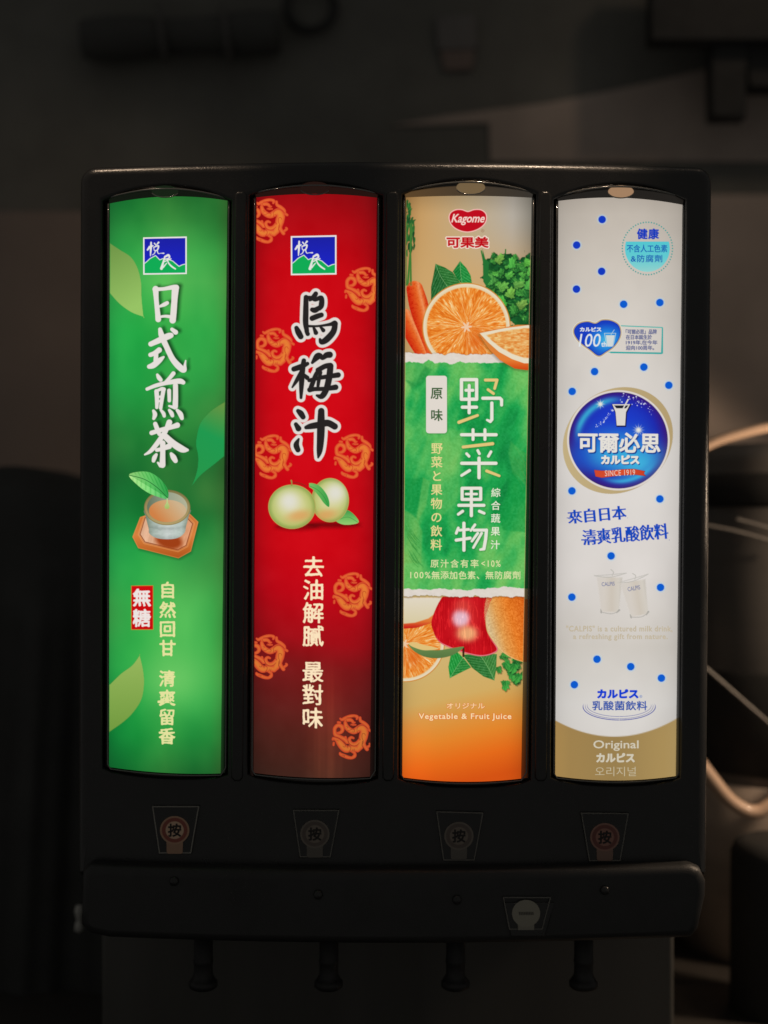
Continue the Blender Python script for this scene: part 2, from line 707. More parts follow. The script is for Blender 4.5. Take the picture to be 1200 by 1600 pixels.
# ---- housing: pocketed front frame, body behind, pillars, lower bar
def hole_loop(l, r, ytop, ypeak, yb_l, yb_m, yb_r, rnd=9):
    """window opening with an arched top and a slightly bellied bottom, in pixels"""
    (lt, lb), (rt, rb) = l, r
    pts = []
    for u in np.linspace(0, 1, 17):
        e = 1 - (2 * u - 1) ** 2
        pts.append((lt + (rt - lt) * u, ytop + (ypeak - ytop) * e))
    for u in np.linspace(1, 0, 17):
        e = 4 * u * (1 - u)
        y = yb_l + (yb_r - yb_l) * u + e * (yb_m - (yb_l + yb_r) / 2)
        c = 0
        if u < 0.03 or u > 0.97:
            c = 3
        pts.append((lb + (rb - lb) * u, y - c))
    return densify(np.array(pts), 20)


HOLES = [
    hole_loop((160, 160), (361, 355), 313, 292, 1204, 1214, 1214),
    hole_loop((390, 387), (598, 590), 305, 287, 1213, 1223, 1220),
    hole_loop((629, 623), (838, 829), 303, 282, 1220, 1228, 1222),
    hole_loop((866, 862), (1072, 1063), 311, 289, 1218, 1226, 1219),
]


def to_xz(px_loop, surf):
    P = W(px_loop[:, 0], px_loop[:, 1], surf)
    return P[:, [0, 2]]


outer_px = np.array([(x, y) for x, y in round_rect(123, 258, 1115, 1372, [26, 26, 10, 10], 7)])
w_ = np.clip((outer_px[:, 1] - 260) / 1100, 0, 1)
mid_ = (outer_px[:, 0] - 619) / 496
outer_px[:, 0] += np.where(outer_px[:, 0] < 600, -3 * w_, -9 * w_)
out_xz = densify(to_xz(outer_px, case_surf()), 0.02)
frame = slab('front_frame', out_xz, [to_xz(h, case_surf()) for h in HOLES], 0.030, 0.008, 0.0030, case_surf(), M_CASE, dispenser)

back_px = round_rect(129, 264, 1108, 1362, 22, 6)
slab('housing_body', densify(to_xz(back_px, case_surf()), 0.03), [], 0.26, 0.003, 0.003, case_surf(0.016), M_CASE_DULL, dispenser, back=True)

for (x0, x1, x2, x3) in ((366, 386, 361, 380), (603, 624, 597, 616), (843, 862, 835, 855)):
    lp = []
    r = 5
    q = np.array([(x0, 304), (x0 + r, 299), (x1 - r, 299), (x1, 304), (x3, 1215), (x3 - r, 1221), (x2 + r, 1221), (x2, 1215)], float)
    slab('pillar_strip', densify(to_xz(q, case_surf()), 0.02), [], 0.004, 0.0022, 0.002, case_surf(-0.0014), M_CASE, dispenser, cuts=8)

bar_px = np.array([(128, 1362), (140, 1351), (1078, 1351), (1095, 1358), (1104, 1378), (1103, 1400), (1092, 1452), (1080, 1466), (170, 1466), (140, 1460), (126, 1446)], float)
slab('lower_bar', densify(to_xz(bar_px, case_surf(-0.012)), 0.012), [], 0.10, 0.007, 0.002, case_surf(-0.014), M_CASE_DULL, dispenser, back=True)

col_px = round_rect(166, 1400, 1046, 2000, 12, 3)
slab('rear_column', densify(to_xz(col_px, 0.14), 0.05), [], 0.16, 0.004, 0.002, lambda x: np.asarray(x) * 0 + 0.12,
     mat('grey_painted_steel', (0.115, 0.112, 0.102), 0.45, bump=0.1, scale=300, vary=0.3, aniso=(1, 1, 0.1)), dispenser, back=True)
base_px = round_rect(60, 1950, 1180, 2060, 12, 3)
slab('drip_base', densify(to_xz(base_px, 0.0), 0.05), [], 0.34, 0.006, 0.002, lambda x: np.asarray(x) * 0 - 0.06, M_CASE_DULL, dispenser, back=True)

# outlets under the bar
for px_ in (318, 514, 712, 912):
    P = W(px_, 1466, 0.035)
    z = float(P[2]) + 0.012
    noz = lathe('dispensing_nozzle', [(0.0001, 0.0), (0.0076, 0.0), (0.0076, -0.028), (0.0080, -0.029), (0.0080, -0.031), (0.0076, -0.032), (0.0076, -0.041), (0.0098, -0.045), (0.0115, -0.047), (0.0115, -0.0505), (0.0098, -0.052), (0.0075, -0.0525), (0.0065, -0.052), (0.0065, -0.045), (0.0001, -0.045)],
                M_CASE_DULL, dispenser, 28, (float(P[0]), 0.035, z))

# small moulded bumps that catch the light on the bar
for (px_, py_) in ((272, 1377), (497, 1398), (714, 1406), (945, 1391)):
    P = W(px_, py_, case_surf(-0.0145))
    o = lathe('lever_stud', [(0.0036, 0.0), (0.0034, 0.0012), (0.0024, 0.0022), (0.0001, 0.0026)], M_CASE, dispenser, 18, tuple(P), axis='y')

# ---- push buttons


def button(px4, disc, word, lit, rad, label):
    q = np.array(px4, float)
    b = slab('push_button', densify(to_xz(q, case_surf()), 0.01), [], 0.004, 0.0008, 0.0008, case_surf(-0.0016 if word else -0.0156), M_CASE, dispenser, cuts=8, back=False)
    b['label'] = label
    s0 = case_surf(-0.0016 if word else -0.0156)
    pa = Paint(q[:, 0].min() - 2, q[:, 1].min() - 2, q[:, 0].max() + 2, q[:, 1].max() + 2, 0.7)
    d = pa.poly(q)
    pa.fill(pa.aa(np.abs(d + 1.4) - 0.9), lit['line'])
    put('outline', pa, 0, 1, b, surf=s0, material=M_STICKER)
    pa = Paint(q[:, 0].min(), q[:, 1].min(), q[:, 0].max(), q[:, 1].max(), 0.7)
    cx, cy = disc
    tab = pa.poly([(cx - 13, cy + rad * .6), (cx + 13, cy + rad * .6), (cx + 12.5, cy + rad + 12), (cx + 10, cy + rad + 14), (cx - 10, cy + rad + 14), (cx - 12.5, cy + rad + 12)])
    pa.fill(pa.aa(tab), lit['tab'])
    pa.fill(pa.aa(pa.ell(cx, cy, rad, rad * .96)), lit['rim'])
    if word:
        pa.fill(pa.aa(pa.ell(cx, cy, rad * .87, rad * .84)), lit['ring'])
        pa.fill(pa.aa(pa.ell(cx, cy, rad * .62, rad * .6)), lit['mid'])
    o = put('round_sticker', pa, 0, 2, b, surf=s0, material=M_STICKER)
    L = Letters()
    if word:
        L.char('按', cx, cy, rad * .92, (20, 12, 10), 0.025)
    else:
        sm_ = Paint(cx - 14, cy - 5, cx + 14, cy + 5, 0.6)
        sm_.fill(sm_.aa(sm_.strokes([[(cx - 10.5 + 2.6 * i, cy - 1.5, 1.5), (cx - 10.0 + 2.6 * i, cy + 1.5, 1.5)] for i in range(9)]), .8) * .8, (62, 60, 54))
        put('worn_print', sm_, 0, 4, b, surf=s0, material=M_STICKER)
        return b
    L.put('lettering', 0, 4, b, surf=s0, material=M_STICKER)
    return b


LIT = dict(line=(150, 146, 138), tab=(178, 140, 114), rim=(190, 150, 122), ring=(150, 78, 64), mid=(225, 190, 160))  # brighter sticker tones, local room light put into the colour
DIM = dict(line=(118, 115, 108), tab=(104, 98, 90), rim=(122, 113, 103), ring=(98, 86, 78), mid=(132, 120, 108))  # same stickers with less light, put into their colour
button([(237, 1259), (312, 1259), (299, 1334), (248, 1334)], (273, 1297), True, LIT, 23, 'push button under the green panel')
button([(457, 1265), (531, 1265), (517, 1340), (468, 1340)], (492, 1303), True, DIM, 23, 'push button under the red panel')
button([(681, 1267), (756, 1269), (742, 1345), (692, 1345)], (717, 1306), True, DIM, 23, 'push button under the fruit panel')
button([(907, 1269), (983, 1270), (970, 1346), (920, 1346)], (945, 1308), True, dict(DIM, rim=(158, 116, 102), ring=(120, 68, 60), mid=(164, 116, 102), tab=(138, 108, 94)), 23, 'push button under the white panel')  # brighter reddish tones, local light put into the sticker colour
button([(785, 1401), (862, 1401), (848, 1453), (795, 1453)], (822, 1427), False, dict(DIM, rim=(160, 155, 140), tab=(150, 145, 132)), 22, 'small button on the lower bar')

# ---- the four lit panels: acrylic body with a rim, film, prints
panels = []
TABS = [((258, 299), 21, 9, (20, 32, 18)), ((492, 294), 23, 10, (34, 18, 14)), ((735.5, 293), 22.5, 10.5, (114, 94, 66)), ((970, 299.5), 20, 9.5, (160, 126, 96))]
NAMES = ['lit panel printed green with tea', 'lit panel printed red with plums', 'lit panel printed with oranges and vegetables', 'lit white panel with blue dots']
for k in range(4):
    h = HOLES[k]
    c = h.mean(0)
    body = c + (h - c) * np.array([0.985, 0.9975])
    s = PANEL[k]
    o = slab('display_panel', densify(to_xz(body, case_surf()), 0.01), [], 0.012, 0.0016, 0.001, lambda x, s=s: s(x) + 0.0012, M_ACRYLIC, dispenser, cuts=36)
    o['label'] = NAMES[k]
    panels.append(o)
    # the bright bead of the cover round the film
    f = FILM[k]
    pts = [film_xy(k, np.array(-0.012), np.array(v)) for v in np.linspace(0.0, 0.995, 30)]
    pts += [film_xy(k, np.array(u), np.array(1.003)) for u in np.linspace(0.015, 1.0, 20)]
    pts += [(x + 4.5 * (1 - v) * 0 + 5.5 * v, y) for v in np.linspace(0.99, 0.0, 30) for (x, y) in [film_xy(k, np.array(1.012), np.array(v))]]
    pts = np.array(pts, float)
    P = W(pts[:, 0], pts[:, 1], s)
    P[:, 1] -= 0.0002
    tube('cover_edge', P, 0.00055, M_BEAD, o, 8)
    # head of the film under the cover arch, leaked backlight put into its colour
    hl, hr = f['l'][0] - 2, f['r'][0] + 2
    hu = np.linspace(0, 1, 25)
    pk = {0: (309, 297), 1: (303, 291.5), 2: (301.5, 290.5), 3: (309.5, 296)}[k]
    top_ = [(hl + (hr - hl) * q, pk[0] + (pk[1] - pk[0]) * (1 - (2 * q - 1) ** 2)) for q in hu]
    bot_ = [tuple(float(w_) for w_ in film_xy(k, np.array(q), np.array(0.002))) for q in hu[::-1]]
    pa = Paint(hl - 2, 284, hr + 2, 324, 0.8)
    hc = [(14, 20, 12), (34, 16, 12), None, (34, 31, 28)][k]
    if hc is None:
        hc = lerp3([(0, (92, 68, 40)), (.5, (70, 58, 44)), (1, (54, 50, 45))], (pa.X - hl) / (hr - hl))
    pa.fill(pa.aa(pa.poly(top_ + bot_), .8), hc)
    put('film_head', pa, k, 2, o, surf=lambda x, s=s: s(x) + 0.0012)
    # thumb tab at the top
    (cx, cy), rx, ry, colr = TABS[k]
    pa = Paint(cx - rx - 3, cy - ry - 3, cx + rx + 3, cy + ry + 3, 0.7)
    pa.fill(pa.aa(pa.ell(cx, cy, rx, ry)), colr)  # dim glow of leaked backlight put into the tab colour
    put('thumb_tab', pa, k, 4, o, surf=lambda x, s=s: s(x) + 0.0012)
    a = np.radians(np.linspace(200, 340, 22))
    P = W(cx + (rx + .5) * np.cos(a), cy - (ry + .5) * np.sin(a), s)
    P[:, 1] -= 0.0004
    tube('tab_rim', P, 0.0005, M_BEAD, o, 6)
    # arched top bead
    u = np.linspace(0.03, 0.97, 31)
    l, r = h[:, 0].min() + 3, h[:, 0].max() - 3
    yt = {0: (311, 295), 1: (303.5, 289.5), 2: (301.5, 284.5), 3: (309, 291.5)}[k]
    P = W(l + (r - l) * u, yt[0] + (yt[1] - yt[0]) * (1 - (2 * u - 1) ** 2), s)
    P[:, 1] += 0.0003
    tube('cover_arch', P, 0.0007, M_BEAD, o, 6)


def film(k, fn, nu, nv, layer=0):
    u, v = np.meshgrid(np.linspace(0, 1, nu), np.linspace(0, 1, nv))
    X, Y = film_xy(k, u, v)
    rgb = fn(X, Y, u, v) * (1 - (0.06 if k == 3 else 0.13) * np.abs(2 * u - 1) ** 7)[..., None]  # sides darkened, backlight falloff put into the film colour
    idx = np.arange(nu * nv).reshape(nv, nu)
    q = np.stack([idx[:-1, :-1], idx[1:, :-1], idx[1:, 1:], idx[:-1, 1:]], -1).reshape(-1, 4)
    P = W(X.ravel(), Y.ravel(), PANEL[k])
    C = np.concatenate([srgb(np.clip(rgb.reshape(-1, 3), 0, 255)), np.ones((nu * nv, 1))], 1)
    return link('printed_film', tri_mesh('printed_film', P, q, C), M_SHEET, panels[k], smooth=True)


def T(strokes, ox, oy, s):
    """stroke list from enlarged-view units to photograph pixels"""
    return [[(ox + p[0] / s, oy + p[1] / s, (p[2] if len(p) > 2 else 14) / s) for p in st] for st in strokes]


def TP(pts, ox, oy, s):
    return [(ox + p[0] / s, oy + p[1] / s) for p in pts]


# ================================================================== panel 1: green tea
def film_green(X, Y, u, v):
    base = lerp3([(300, (38, 108, 44)), (345, (44, 122, 50)), (400, (58, 160, 68)), (440, (74, 172, 76)), (520, (48, 164, 68)), (600, (44, 152, 64)), (680, (38, 122, 50)),
                  (740, (36, 108, 46)), (800, (36, 118, 50)), (860, (44, 150, 66)), (940, (54, 166, 70)), (1040, (56, 168, 70)), (1090, (44, 158, 66)), (1150, (36, 138, 56)), (1215, (30, 98, 40))], Y)
    side = lerp3([(0, (-14, 2, 4)), (0.25, (-14, 2, 0)), (0.5, (6, 8, 4)), (0.75, (-6, -2, 0)), (0.9, (-2, -2, 0)), (1, (12, -4, 0))], u)
    n = fbm(X / 60 + 3, Y / 90, 3)[..., None]
    g = base + side + (n - 0.5) * np.array([26, 30, 16])
    # soft warm haze patches of the print
    for (cx, cy, r, s) in ((165, 700, 60, .25), (330, 640, 34, .25), (325, 770, 30, .35), (165, 960, 50, .25), (310, 905, 40, .2), (345, 870, 40, .25)):
        m = np.exp(-((X - cx) ** 2 + (Y - cy) ** 2) / r ** 2) * s
        g = g * (1 - m[..., None]) + np.array([98, 140, 66]) * m[..., None]
    for (cx, cy, rx, ry, s) in ((288, 960, 44, 70, .55), (272, 1062, 58, 48, .95), (262, 405, 60, 60, .4)):  # pale backlight hot spots painted into the film colour
        m = np.exp(-((X - cx) / rx) ** 2 - ((Y - cy) / ry) ** 2) * s
        g = g * (1 - m[..., None]) + np.array([104, 198, 98]) * m[..., None]
    return g


film(0, film_green, 100, 420)
p0 = panels[0]


def leaf_layer(pts, grad, k, layer, par, label, axis=None):
    p = np.array(pts)
    pa = Paint(p[:, 0].min() - 3, p[:, 1].min() - 3, p[:, 0].max() + 3, p[:, 1].max() + 3, 0.9)
    d = pa.poly(pts, True)
    c = grad(pa.X, pa.Y)
    pa.fill(pa.aa(d, 0.6), c)
    return put('printed_leaf', pa, k, layer, par, label=label)


pts = TP([(95, 505), (118, 535), (200, 590), (290, 650), (345, 740), (375, 860), (380, 1000), (395, 1145), (395, 1145), (300, 1110), (200, 1040), (118, 950), (95, 920)], 150, 280, 5.333)
leaf_layer(pts, lambda X, Y: lerp3([(0, (112, 150, 72)), (1, (150, 194, 100))], (Y - 380) / 110 + (X - 190) / 200), 0, 1, p0, 'pale olive leaf at the upper left edge')
pts = TP([(1040, 320), (1000, 345), (900, 410), (820, 500), (790, 600), (783, 680), (798, 760), (795, 850), (775, 930), (748, 995), (748, 995), (765, 975), (820, 910), (920, 830), (1000, 765), (1040, 740)], 150, 560, 5)
leaf_layer(pts, lambda X, Y: lerp3([(0, (104, 146, 66)), (.28, (60, 150, 72)), (.45, (30, 152, 78)), (1, (36, 150, 74))], (Y - 632) / 130 + (350 - X) / 260), 0, 1, p0, 'bright green leaf at the right edge')
pts = TP([(80, 890), (102, 865), (180, 790), (260, 730), (312, 660), (312, 660), (335, 760), (343, 860), (325, 970), (270, 1060), (200, 1130), (102, 1200), (80, 1212)], 150, 880, 4.573)
leaf_layer(pts, lambda X, Y: lerp3([(0, (150, 182, 92)), (1, (112, 152, 62))], (Y - 1025) / 120), 0, 1, p0, 'pale olive leaf at the lower left edge')


def mountain_logo(k, ox, oy, s, par):
    """blue square badge with green ridge and two brush characters; coordinates of an enlarged view"""
    x0, y0, x1, y1 = ox + 393 / s, oy + 482 / s, ox + 758 / s, oy + 797 / s
    pa = Paint(x0 - 2, y0 - 3, x1 + 2, y1 + 3, 0.5)
    fr = pa.poly(TP([(393, 486), (757, 478), (757, 791), (394, 797)], ox, oy, s))
    pa.fill(pa.aa(fr), (232, 228, 224))
    inn = pa.poly(TP([(405, 498), (745, 491), (745, 779), (406, 784)], ox, oy, s))
    pa.fill(pa.aa(inn), lerp3([(0, (26, 30, 160)), (1, (26, 34, 190))], (pa.Y - y0) / 40))
    ridge = TP([(400, 708), (425, 688), (450, 664), (465, 655), (497, 638), (532, 674), (556, 664), (600, 668), (640, 684), (668, 708), (692, 728), (722, 714), (750, 708), (750, 790), (400, 790)], ox, oy, s)
    m = pa.poly(ridge)
    ii = pa.aa(inn)
    pa.fill(pa.aa(m - 0.9) * ii, (226, 226, 222))
    pa.fill(pa.aa(m + 0.5) * ii, (14, 170, 84))
    br = T([[(430, 590, 14), (448, 565, 20)], [(460, 528, 14), (458, 580, 18), (454, 640, 8)], [(430, 585, 10), (475, 555, 12)],
            [(488, 535, 12), (500, 552, 8)], [(522, 528, 16), (505, 548, 8)], [(482, 568, 10), (520, 556, 14), (512, 590, 12), (488, 595, 8), (482, 568, 8)],
            [(498, 595, 10), (485, 622, 8), (468, 632, 6)], [(510, 594, 10), (520, 620, 8), (540, 618, 6), (565, 618, 12)],
            [(580, 645, 16), (604, 634, 20), (612, 655, 14), (580, 668, 10)], [(575, 645, 14), (562, 690, 16), (546, 745, 24)], [(565, 690, 10), (625, 664, 10)],
            [(592, 664, 10), (606, 700, 12), (632, 728, 14), (662, 748, 12)], [(560, 735, 14), (590, 700, 8)]], ox, oy, s)
    pa.fill(pa.aa(pa.strokes(br)), (228, 226, 222))
    put('badge', pa, k, 3, par)


mountain_logo(0, 150, 280, 5.333, p0)

# title in brush strokes, 日式煎茶
TEA = T([
    [(498, 915, 42), (503, 1000, 32), (513, 1100, 34), (520, 1168, 40)], [(490, 918, 30), (560, 915, 22), (640, 902, 32), (668, 905, 44)],
    [(662, 912, 52), (655, 1000, 44), (648, 1100, 44), (640, 1176, 46)], [(530, 1062, 12), (570, 1045, 26), (594, 1032, 24)], [(525, 1150, 14), (580, 1142, 16), (640, 1150, 24)],
    [(458, 1374, 34), (530, 1342, 42), (600, 1310, 46), (626, 1302, 36)],
    [(535, 1252, 24), (550, 1310, 42), (590, 1400, 38), (640, 1500, 40), (700, 1568, 46), (735, 1590, 34), (742, 1545, 14), (748, 1512, 3)],
    [(634, 1252, 22), (664, 1276, 34)], [(455, 1464, 28), (490, 1450, 32), (528, 1424, 38)], [(502, 1455, 30), (498, 1530, 30)], [(444, 1562, 28), (480, 1550, 42), (530, 1510, 36), (565, 1482, 10)]], 150, 280, 5.333) + T([
        [(480, 128, 12), (492, 150, 26), (506, 168, 24)], [(606, 118, 26), (575, 155, 22), (535, 188, 8)], [(400, 240, 18), (470, 212, 24), (560, 190, 26), (650, 178, 36), (682, 188, 26)],
        [(474, 258, 28), (478, 320, 26), (476, 384, 18)], [(485, 250, 16), (515, 238, 20), (530, 242, 26)], [(528, 245, 26), (517, 310, 24), (506, 388, 20)], [(488, 303, 10), (515, 295, 12)], [(486, 338, 10), (512, 328, 12)],
        [(572, 252, 24), (574, 330, 20)], [(622, 212, 32), (622, 300, 34), (620, 375, 36)], [(615, 385, 22), (572, 372, 8)],
        [(450, 410, 14), (462, 438, 28), (452, 470, 16)], [(508, 405, 12), (528, 430, 22), (534, 450, 18)], [(573, 405, 14), (590, 428, 26), (598, 448, 20)], [(634, 405, 16), (660, 435, 32), (672, 468, 22)],
        [(436, 582, 28), (500, 562, 28), (600, 534, 30), (636, 522, 36)], [(464, 512, 26), (482, 560, 30), (496, 592, 22)], [(574, 500, 38), (548, 560, 30), (520, 600, 18)],
        [(545, 568, 30), (490, 650, 32), (430, 722, 24), (382, 752, 5)], [(530, 598, 40), (600, 662, 46), (672, 708, 46), (716, 716, 14)], [(476, 716, 22), (520, 706, 26), (572, 686, 38)],
        [(522, 662, 36), (522, 750, 34), (520, 832, 40)], [(505, 838, 22), (484, 815, 8)], [(472, 752, 16), (458, 775, 28), (450, 800, 20)], [(588, 745, 16), (606, 772, 36), (622, 800, 28)]], 150, 560, 5)
pa = Paint(218, 436, 304, 736, 0.6)
d = pa.strokes(TEA) - 0.75
sh = pa.strokes([[(x + 5.5, y - 2.5, w) for (x, y, w) in st] for st in TEA])
pa.fill(blob(sh, 4.5) * 0.88, (14, 52, 24))
pa.fill(pa.aa(d, 0.5), (228, 221, 216))
put('title_lettering', pa, 0, 4, p0)

# tea bowl on its wooden saucer with a leaf
B = lambda p: TP(p, 150, 560, 5)
pa = Paint(204, 790, 313, 876, 0.6)
oct_ = B([(345, 1240), (285, 1395), (330, 1482), (645, 1562), (742, 1508), (800, 1278), (735, 1215), (500, 1190)])
pa.fill(blob(pa.poly([(x + 1.5, y + 3) for x, y in oct_]), 4) * 0.55, (18, 62, 28))
d = pa.poly(oct_)
pa.fill(pa.aa(d), lerp3([(0, (196, 112, 52)), (.5, (214, 128, 62)), (1, (176, 84, 26))], (pa.Y - 800) / 72))
d2 = pa.poly(B([(380, 1240), (338, 1375), (380, 1440), (640, 1502), (710, 1465), (762, 1290), (720, 1245), (520, 1210)]))
pa.fill(pa.aa(d2), lerp3([(0, (222, 176, 144)), (1, (224, 160, 120))], (pa.X - 215) / 80) + (fbm((pa.X + pa.Y * .3) / 3, (pa.Y - pa.X * .2) / 14)[..., None] - .5) * 40)
pa.fill(pa.aa(np.abs(d2 + 1.2) - 0.7) * 0.9, (138, 62, 24))
pa.fill(pa.aa(np.abs(d2 - 1.6) - 0.6) * 0.5, (238, 172, 112))
pa.fill(blob(pa.ell(264, 845, 21, 13, 14), 6) * pa.aa(d2), (158, 62, 20))
pa.fill(pa.aa(np.abs(d + 0.6) - 0.4) * 0.6, (236, 160, 96))
put('printed_saucer', pa, 0, 2, p0)
pa = Paint(222, 758, 302, 846, 0.5)
cup = B([(386, 1180), (390, 1240), (412, 1330), (418, 1368), (470, 1402), (555, 1413), (640, 1402), (692, 1362), (705, 1310), (726, 1230), (731, 1178), (560, 1180)])
d = pa.poly(cup, True)
cc = lerp3([(0, (108, 122, 102)), (.18, (162, 176, 166)), (.5, (200, 208, 204)), (.8, (178, 192, 184)), (1, (112, 124, 104))], (pa.X - 226) / 72)
cc = cc * (1 - 0.10 * np.exp(-((pa.Y - 826 + 0.004 * (pa.X - 261) ** 2) / 2.5) ** 2))[..., None] + (fbm(pa.X / 5, pa.Y / 3)[..., None] - .5) * 26 - np.clip((pa.Y - 834) / 10, 0, 1)[..., None] * 30
pa.fill(pa.aa(d), cc)
rim = pa.ell(261.4, 793, 36, 27.6)
pa.fill(pa.aa(rim), lerp3([(0, (126, 116, 70)), (.5, (156, 138, 90)), (1, (178, 156, 104))], (pa.Y - 765) / 56))
pa.fill(pa.aa(np.abs(rim + .5) - .5) * .6, (108, 100, 62))
inn = pa.ell(261.4, 792.5, 31.5, 23.5)
pa.fill(pa.aa(inn), lerp3([(0, (104, 118, 96)), (.5, (150, 160, 138)), (1, (178, 178, 150))], (pa.X - 232) / 60))
tea = pa.ell(262, 798.5, 29.3, 17.5)
pa.fill(pa.aa(tea) * pa.aa(inn), lerp3([(0, (206, 128, 70)), (.5, (206, 156, 106)), (1, (204, 176, 138))], (pa.X - 236) / 50 - (pa.Y - 798) / 60))
put('printed_tea_bowl', pa, 0, 3, p0)
pa = Paint(200, 732, 268, 800, 0.5)
lf = B([(258, 912), (330, 886), (420, 890), (500, 940), (552, 1005), (568, 1060), (555, 1097), (480, 1080), (400, 1045), (320, 985)])
d = pa.poly(lf, True)
mid = B([(258, 912), (380, 945), (480, 1010), (560, 1090)])
dm = pa.strokes([[(x, y, .5) for x, y in mid]])
vein = np.sin((pa.X * 0.9 - pa.Y * 0.25) * 1.15 + dm * 0.35)
lc = lerp3([(0, (150, 206, 120)), (.5, (98, 196, 100)), (1, (40, 150, 70))], (pa.X - 200) / 68) - np.clip(vein, 0, 1)[..., None] * np.array([26, 16, 20]) * sm(0, 5, dm)[..., None]
below = ((pa.Y - 742) - (pa.X - 202) * .6) > 0
lc = lc + below[..., None] * np.array([34, 26, 26])
pa.fill(pa.aa(d), lc)
pa.fill(pa.aa(dm - 0.25), (28, 104, 44))
drop = pa.strokes([B([(557, 1095)]) [0] + (1.4,), B([(557, 1125)])[0] + (2.2,), B([(556, 1155)])[0] + (8.2,)]and [[B([(557, 1095)])[0] + (1.4,), B([(557, 1125)])[0] + (2.4,), B([(556, 1157)])[0] + (8.0,)]])
pa.fill(pa.aa(drop), lerp3([(0, (196, 216, 150)), (1, (160, 186, 96))], (pa.Y - 780) / 16))
put('printed_tea_leaf', pa, 0, 5, p0)

L = Letters()
CREAM = (226, 224, 156)
for ch, y in zip('自然回甘清爽留香', (922, 952.8, 982.5, 1012.5, 1060, 1090, 1120, 1150)):
    L.char(ch, 262 - (y - 920) / 230, y, 27, CREAM, 0.014)
L.put('slogan_lettering', 0, 3, p0, brush=True)
pa = Paint(202, 911, 243, 987, 0.7)
q = pa.poly([(205, 915), (239.6, 914.6), (239.8, 984), (205, 984)])
pa.fill(pa.aa(q), (196, 122, 40))
pa.fill(pa.aa(q + 0.9), lerp3([(0, (206, 6, 14)), (1, (196, 4, 10))], (pa.Y - 914) / 70))
lab = put('red_label', pa, 0, 2, p0)
L = Letters()
L.char('無', 221.8, 933.5, 29, (236, 226, 222), 0.018)
L.char('糖', 221.6, 965.5, 29, (236, 226, 222), 0.016)
L.put('label_lettering', 0, 3, p0, brush=True)

# ================================================================== panel 2: plum juice


def film_red(X, Y, u, v):
    g = lerp3([(300, (150, 8, 16)), (340, (172, 6, 16)), (420, (200, 4, 16)), (560, (208, 4, 18)), (860, (204, 4, 18)), (930, (190, 4, 20)), (1000, (160, 10, 20)), (1040, (124, 20, 22)), (1090, (104, 26, 24)), (1150, (82, 32, 25)), (1215, (64, 34, 26))], Y + 28 * (u - .5) * -1)
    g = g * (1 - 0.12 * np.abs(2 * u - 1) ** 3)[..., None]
    w = sm(1000, 1130, Y) * np.exp(-((X - 512) / 26) ** 2) * (0.5 + fbm(X / 7, Y / 200, 2))
    g = g + w[..., None] * np.array([26, 14, 8])
    return g + (fbm(X / 30, Y / 30, 3)[..., None] - .5) * 8


film(1, film_red, 90, 300)
p1 = panels[1]
mountain_logo(1, 455 - 393 / 5.06, 364 - 482 / 5.35, 5.1, p1)

DR = [
    [(335, 230, 18), (380, 258, 46), (450, 220, 52), (560, 182, 58), (660, 168, 46), (735, 190, 46), (725, 240, 26)],
    [(470, 270, 66), (560, 262, 60), (615, 285, 50), (645, 325, 34), (680, 320, 10)], [(590, 372, 20), (640, 382, 26), (700, 378, 12)],
    [(452, 320, 50), (480, 420, 90), (560, 500, 100), (660, 530, 110), (760, 480, 130), (840, 450, 150), (895, 530, 170), (880, 640, 180), (850, 760, 160), (810, 860, 150), (740, 960, 100)],
    [(820, 740, 110), (740, 815, 90), (640, 838, 80), (565, 790, 70), (552, 715, 56), (595, 672, 40), (648, 690, 26)],
    [(720, 940, 120), (590, 930, 130), (480, 950, 140), (400, 890, 150), (330, 800, 140), (265, 735, 80), (185, 690, 44), (165, 720, 30)], [(185, 800, 24), (180, 850, 26)],
    [(500, 780, 70), (430, 710, 70), (310, 650, 60), (228, 610, 70), (205, 540, 60), (215, 450, 62), (285, 390, 66), (370, 420, 74), (390, 500, 62), (340, 560, 50), (270, 570, 26)],
    [(940, 560, 100), (920, 680, 90), (890, 790, 60), (910, 880, 60), (965, 950, 60)], [(975, 900, 36), (1040, 850, 36), (1025, 820, 20)],
    [(800, 210, 36), (815, 285, 50), (900, 340, 60), (980, 410, 50), (1000, 480, 36), (1050, 520, 36)],
    [(330, 1040, 26), (350, 1070, 50), (430, 1105, 60), (520, 1140, 56), (610, 1150, 46), (670, 1110, 60), (680, 1050, 40), (620, 990, 60)], [(285, 318, 30), (330, 325, 30)], [(460, 670, 36), (475, 690, 20)]]
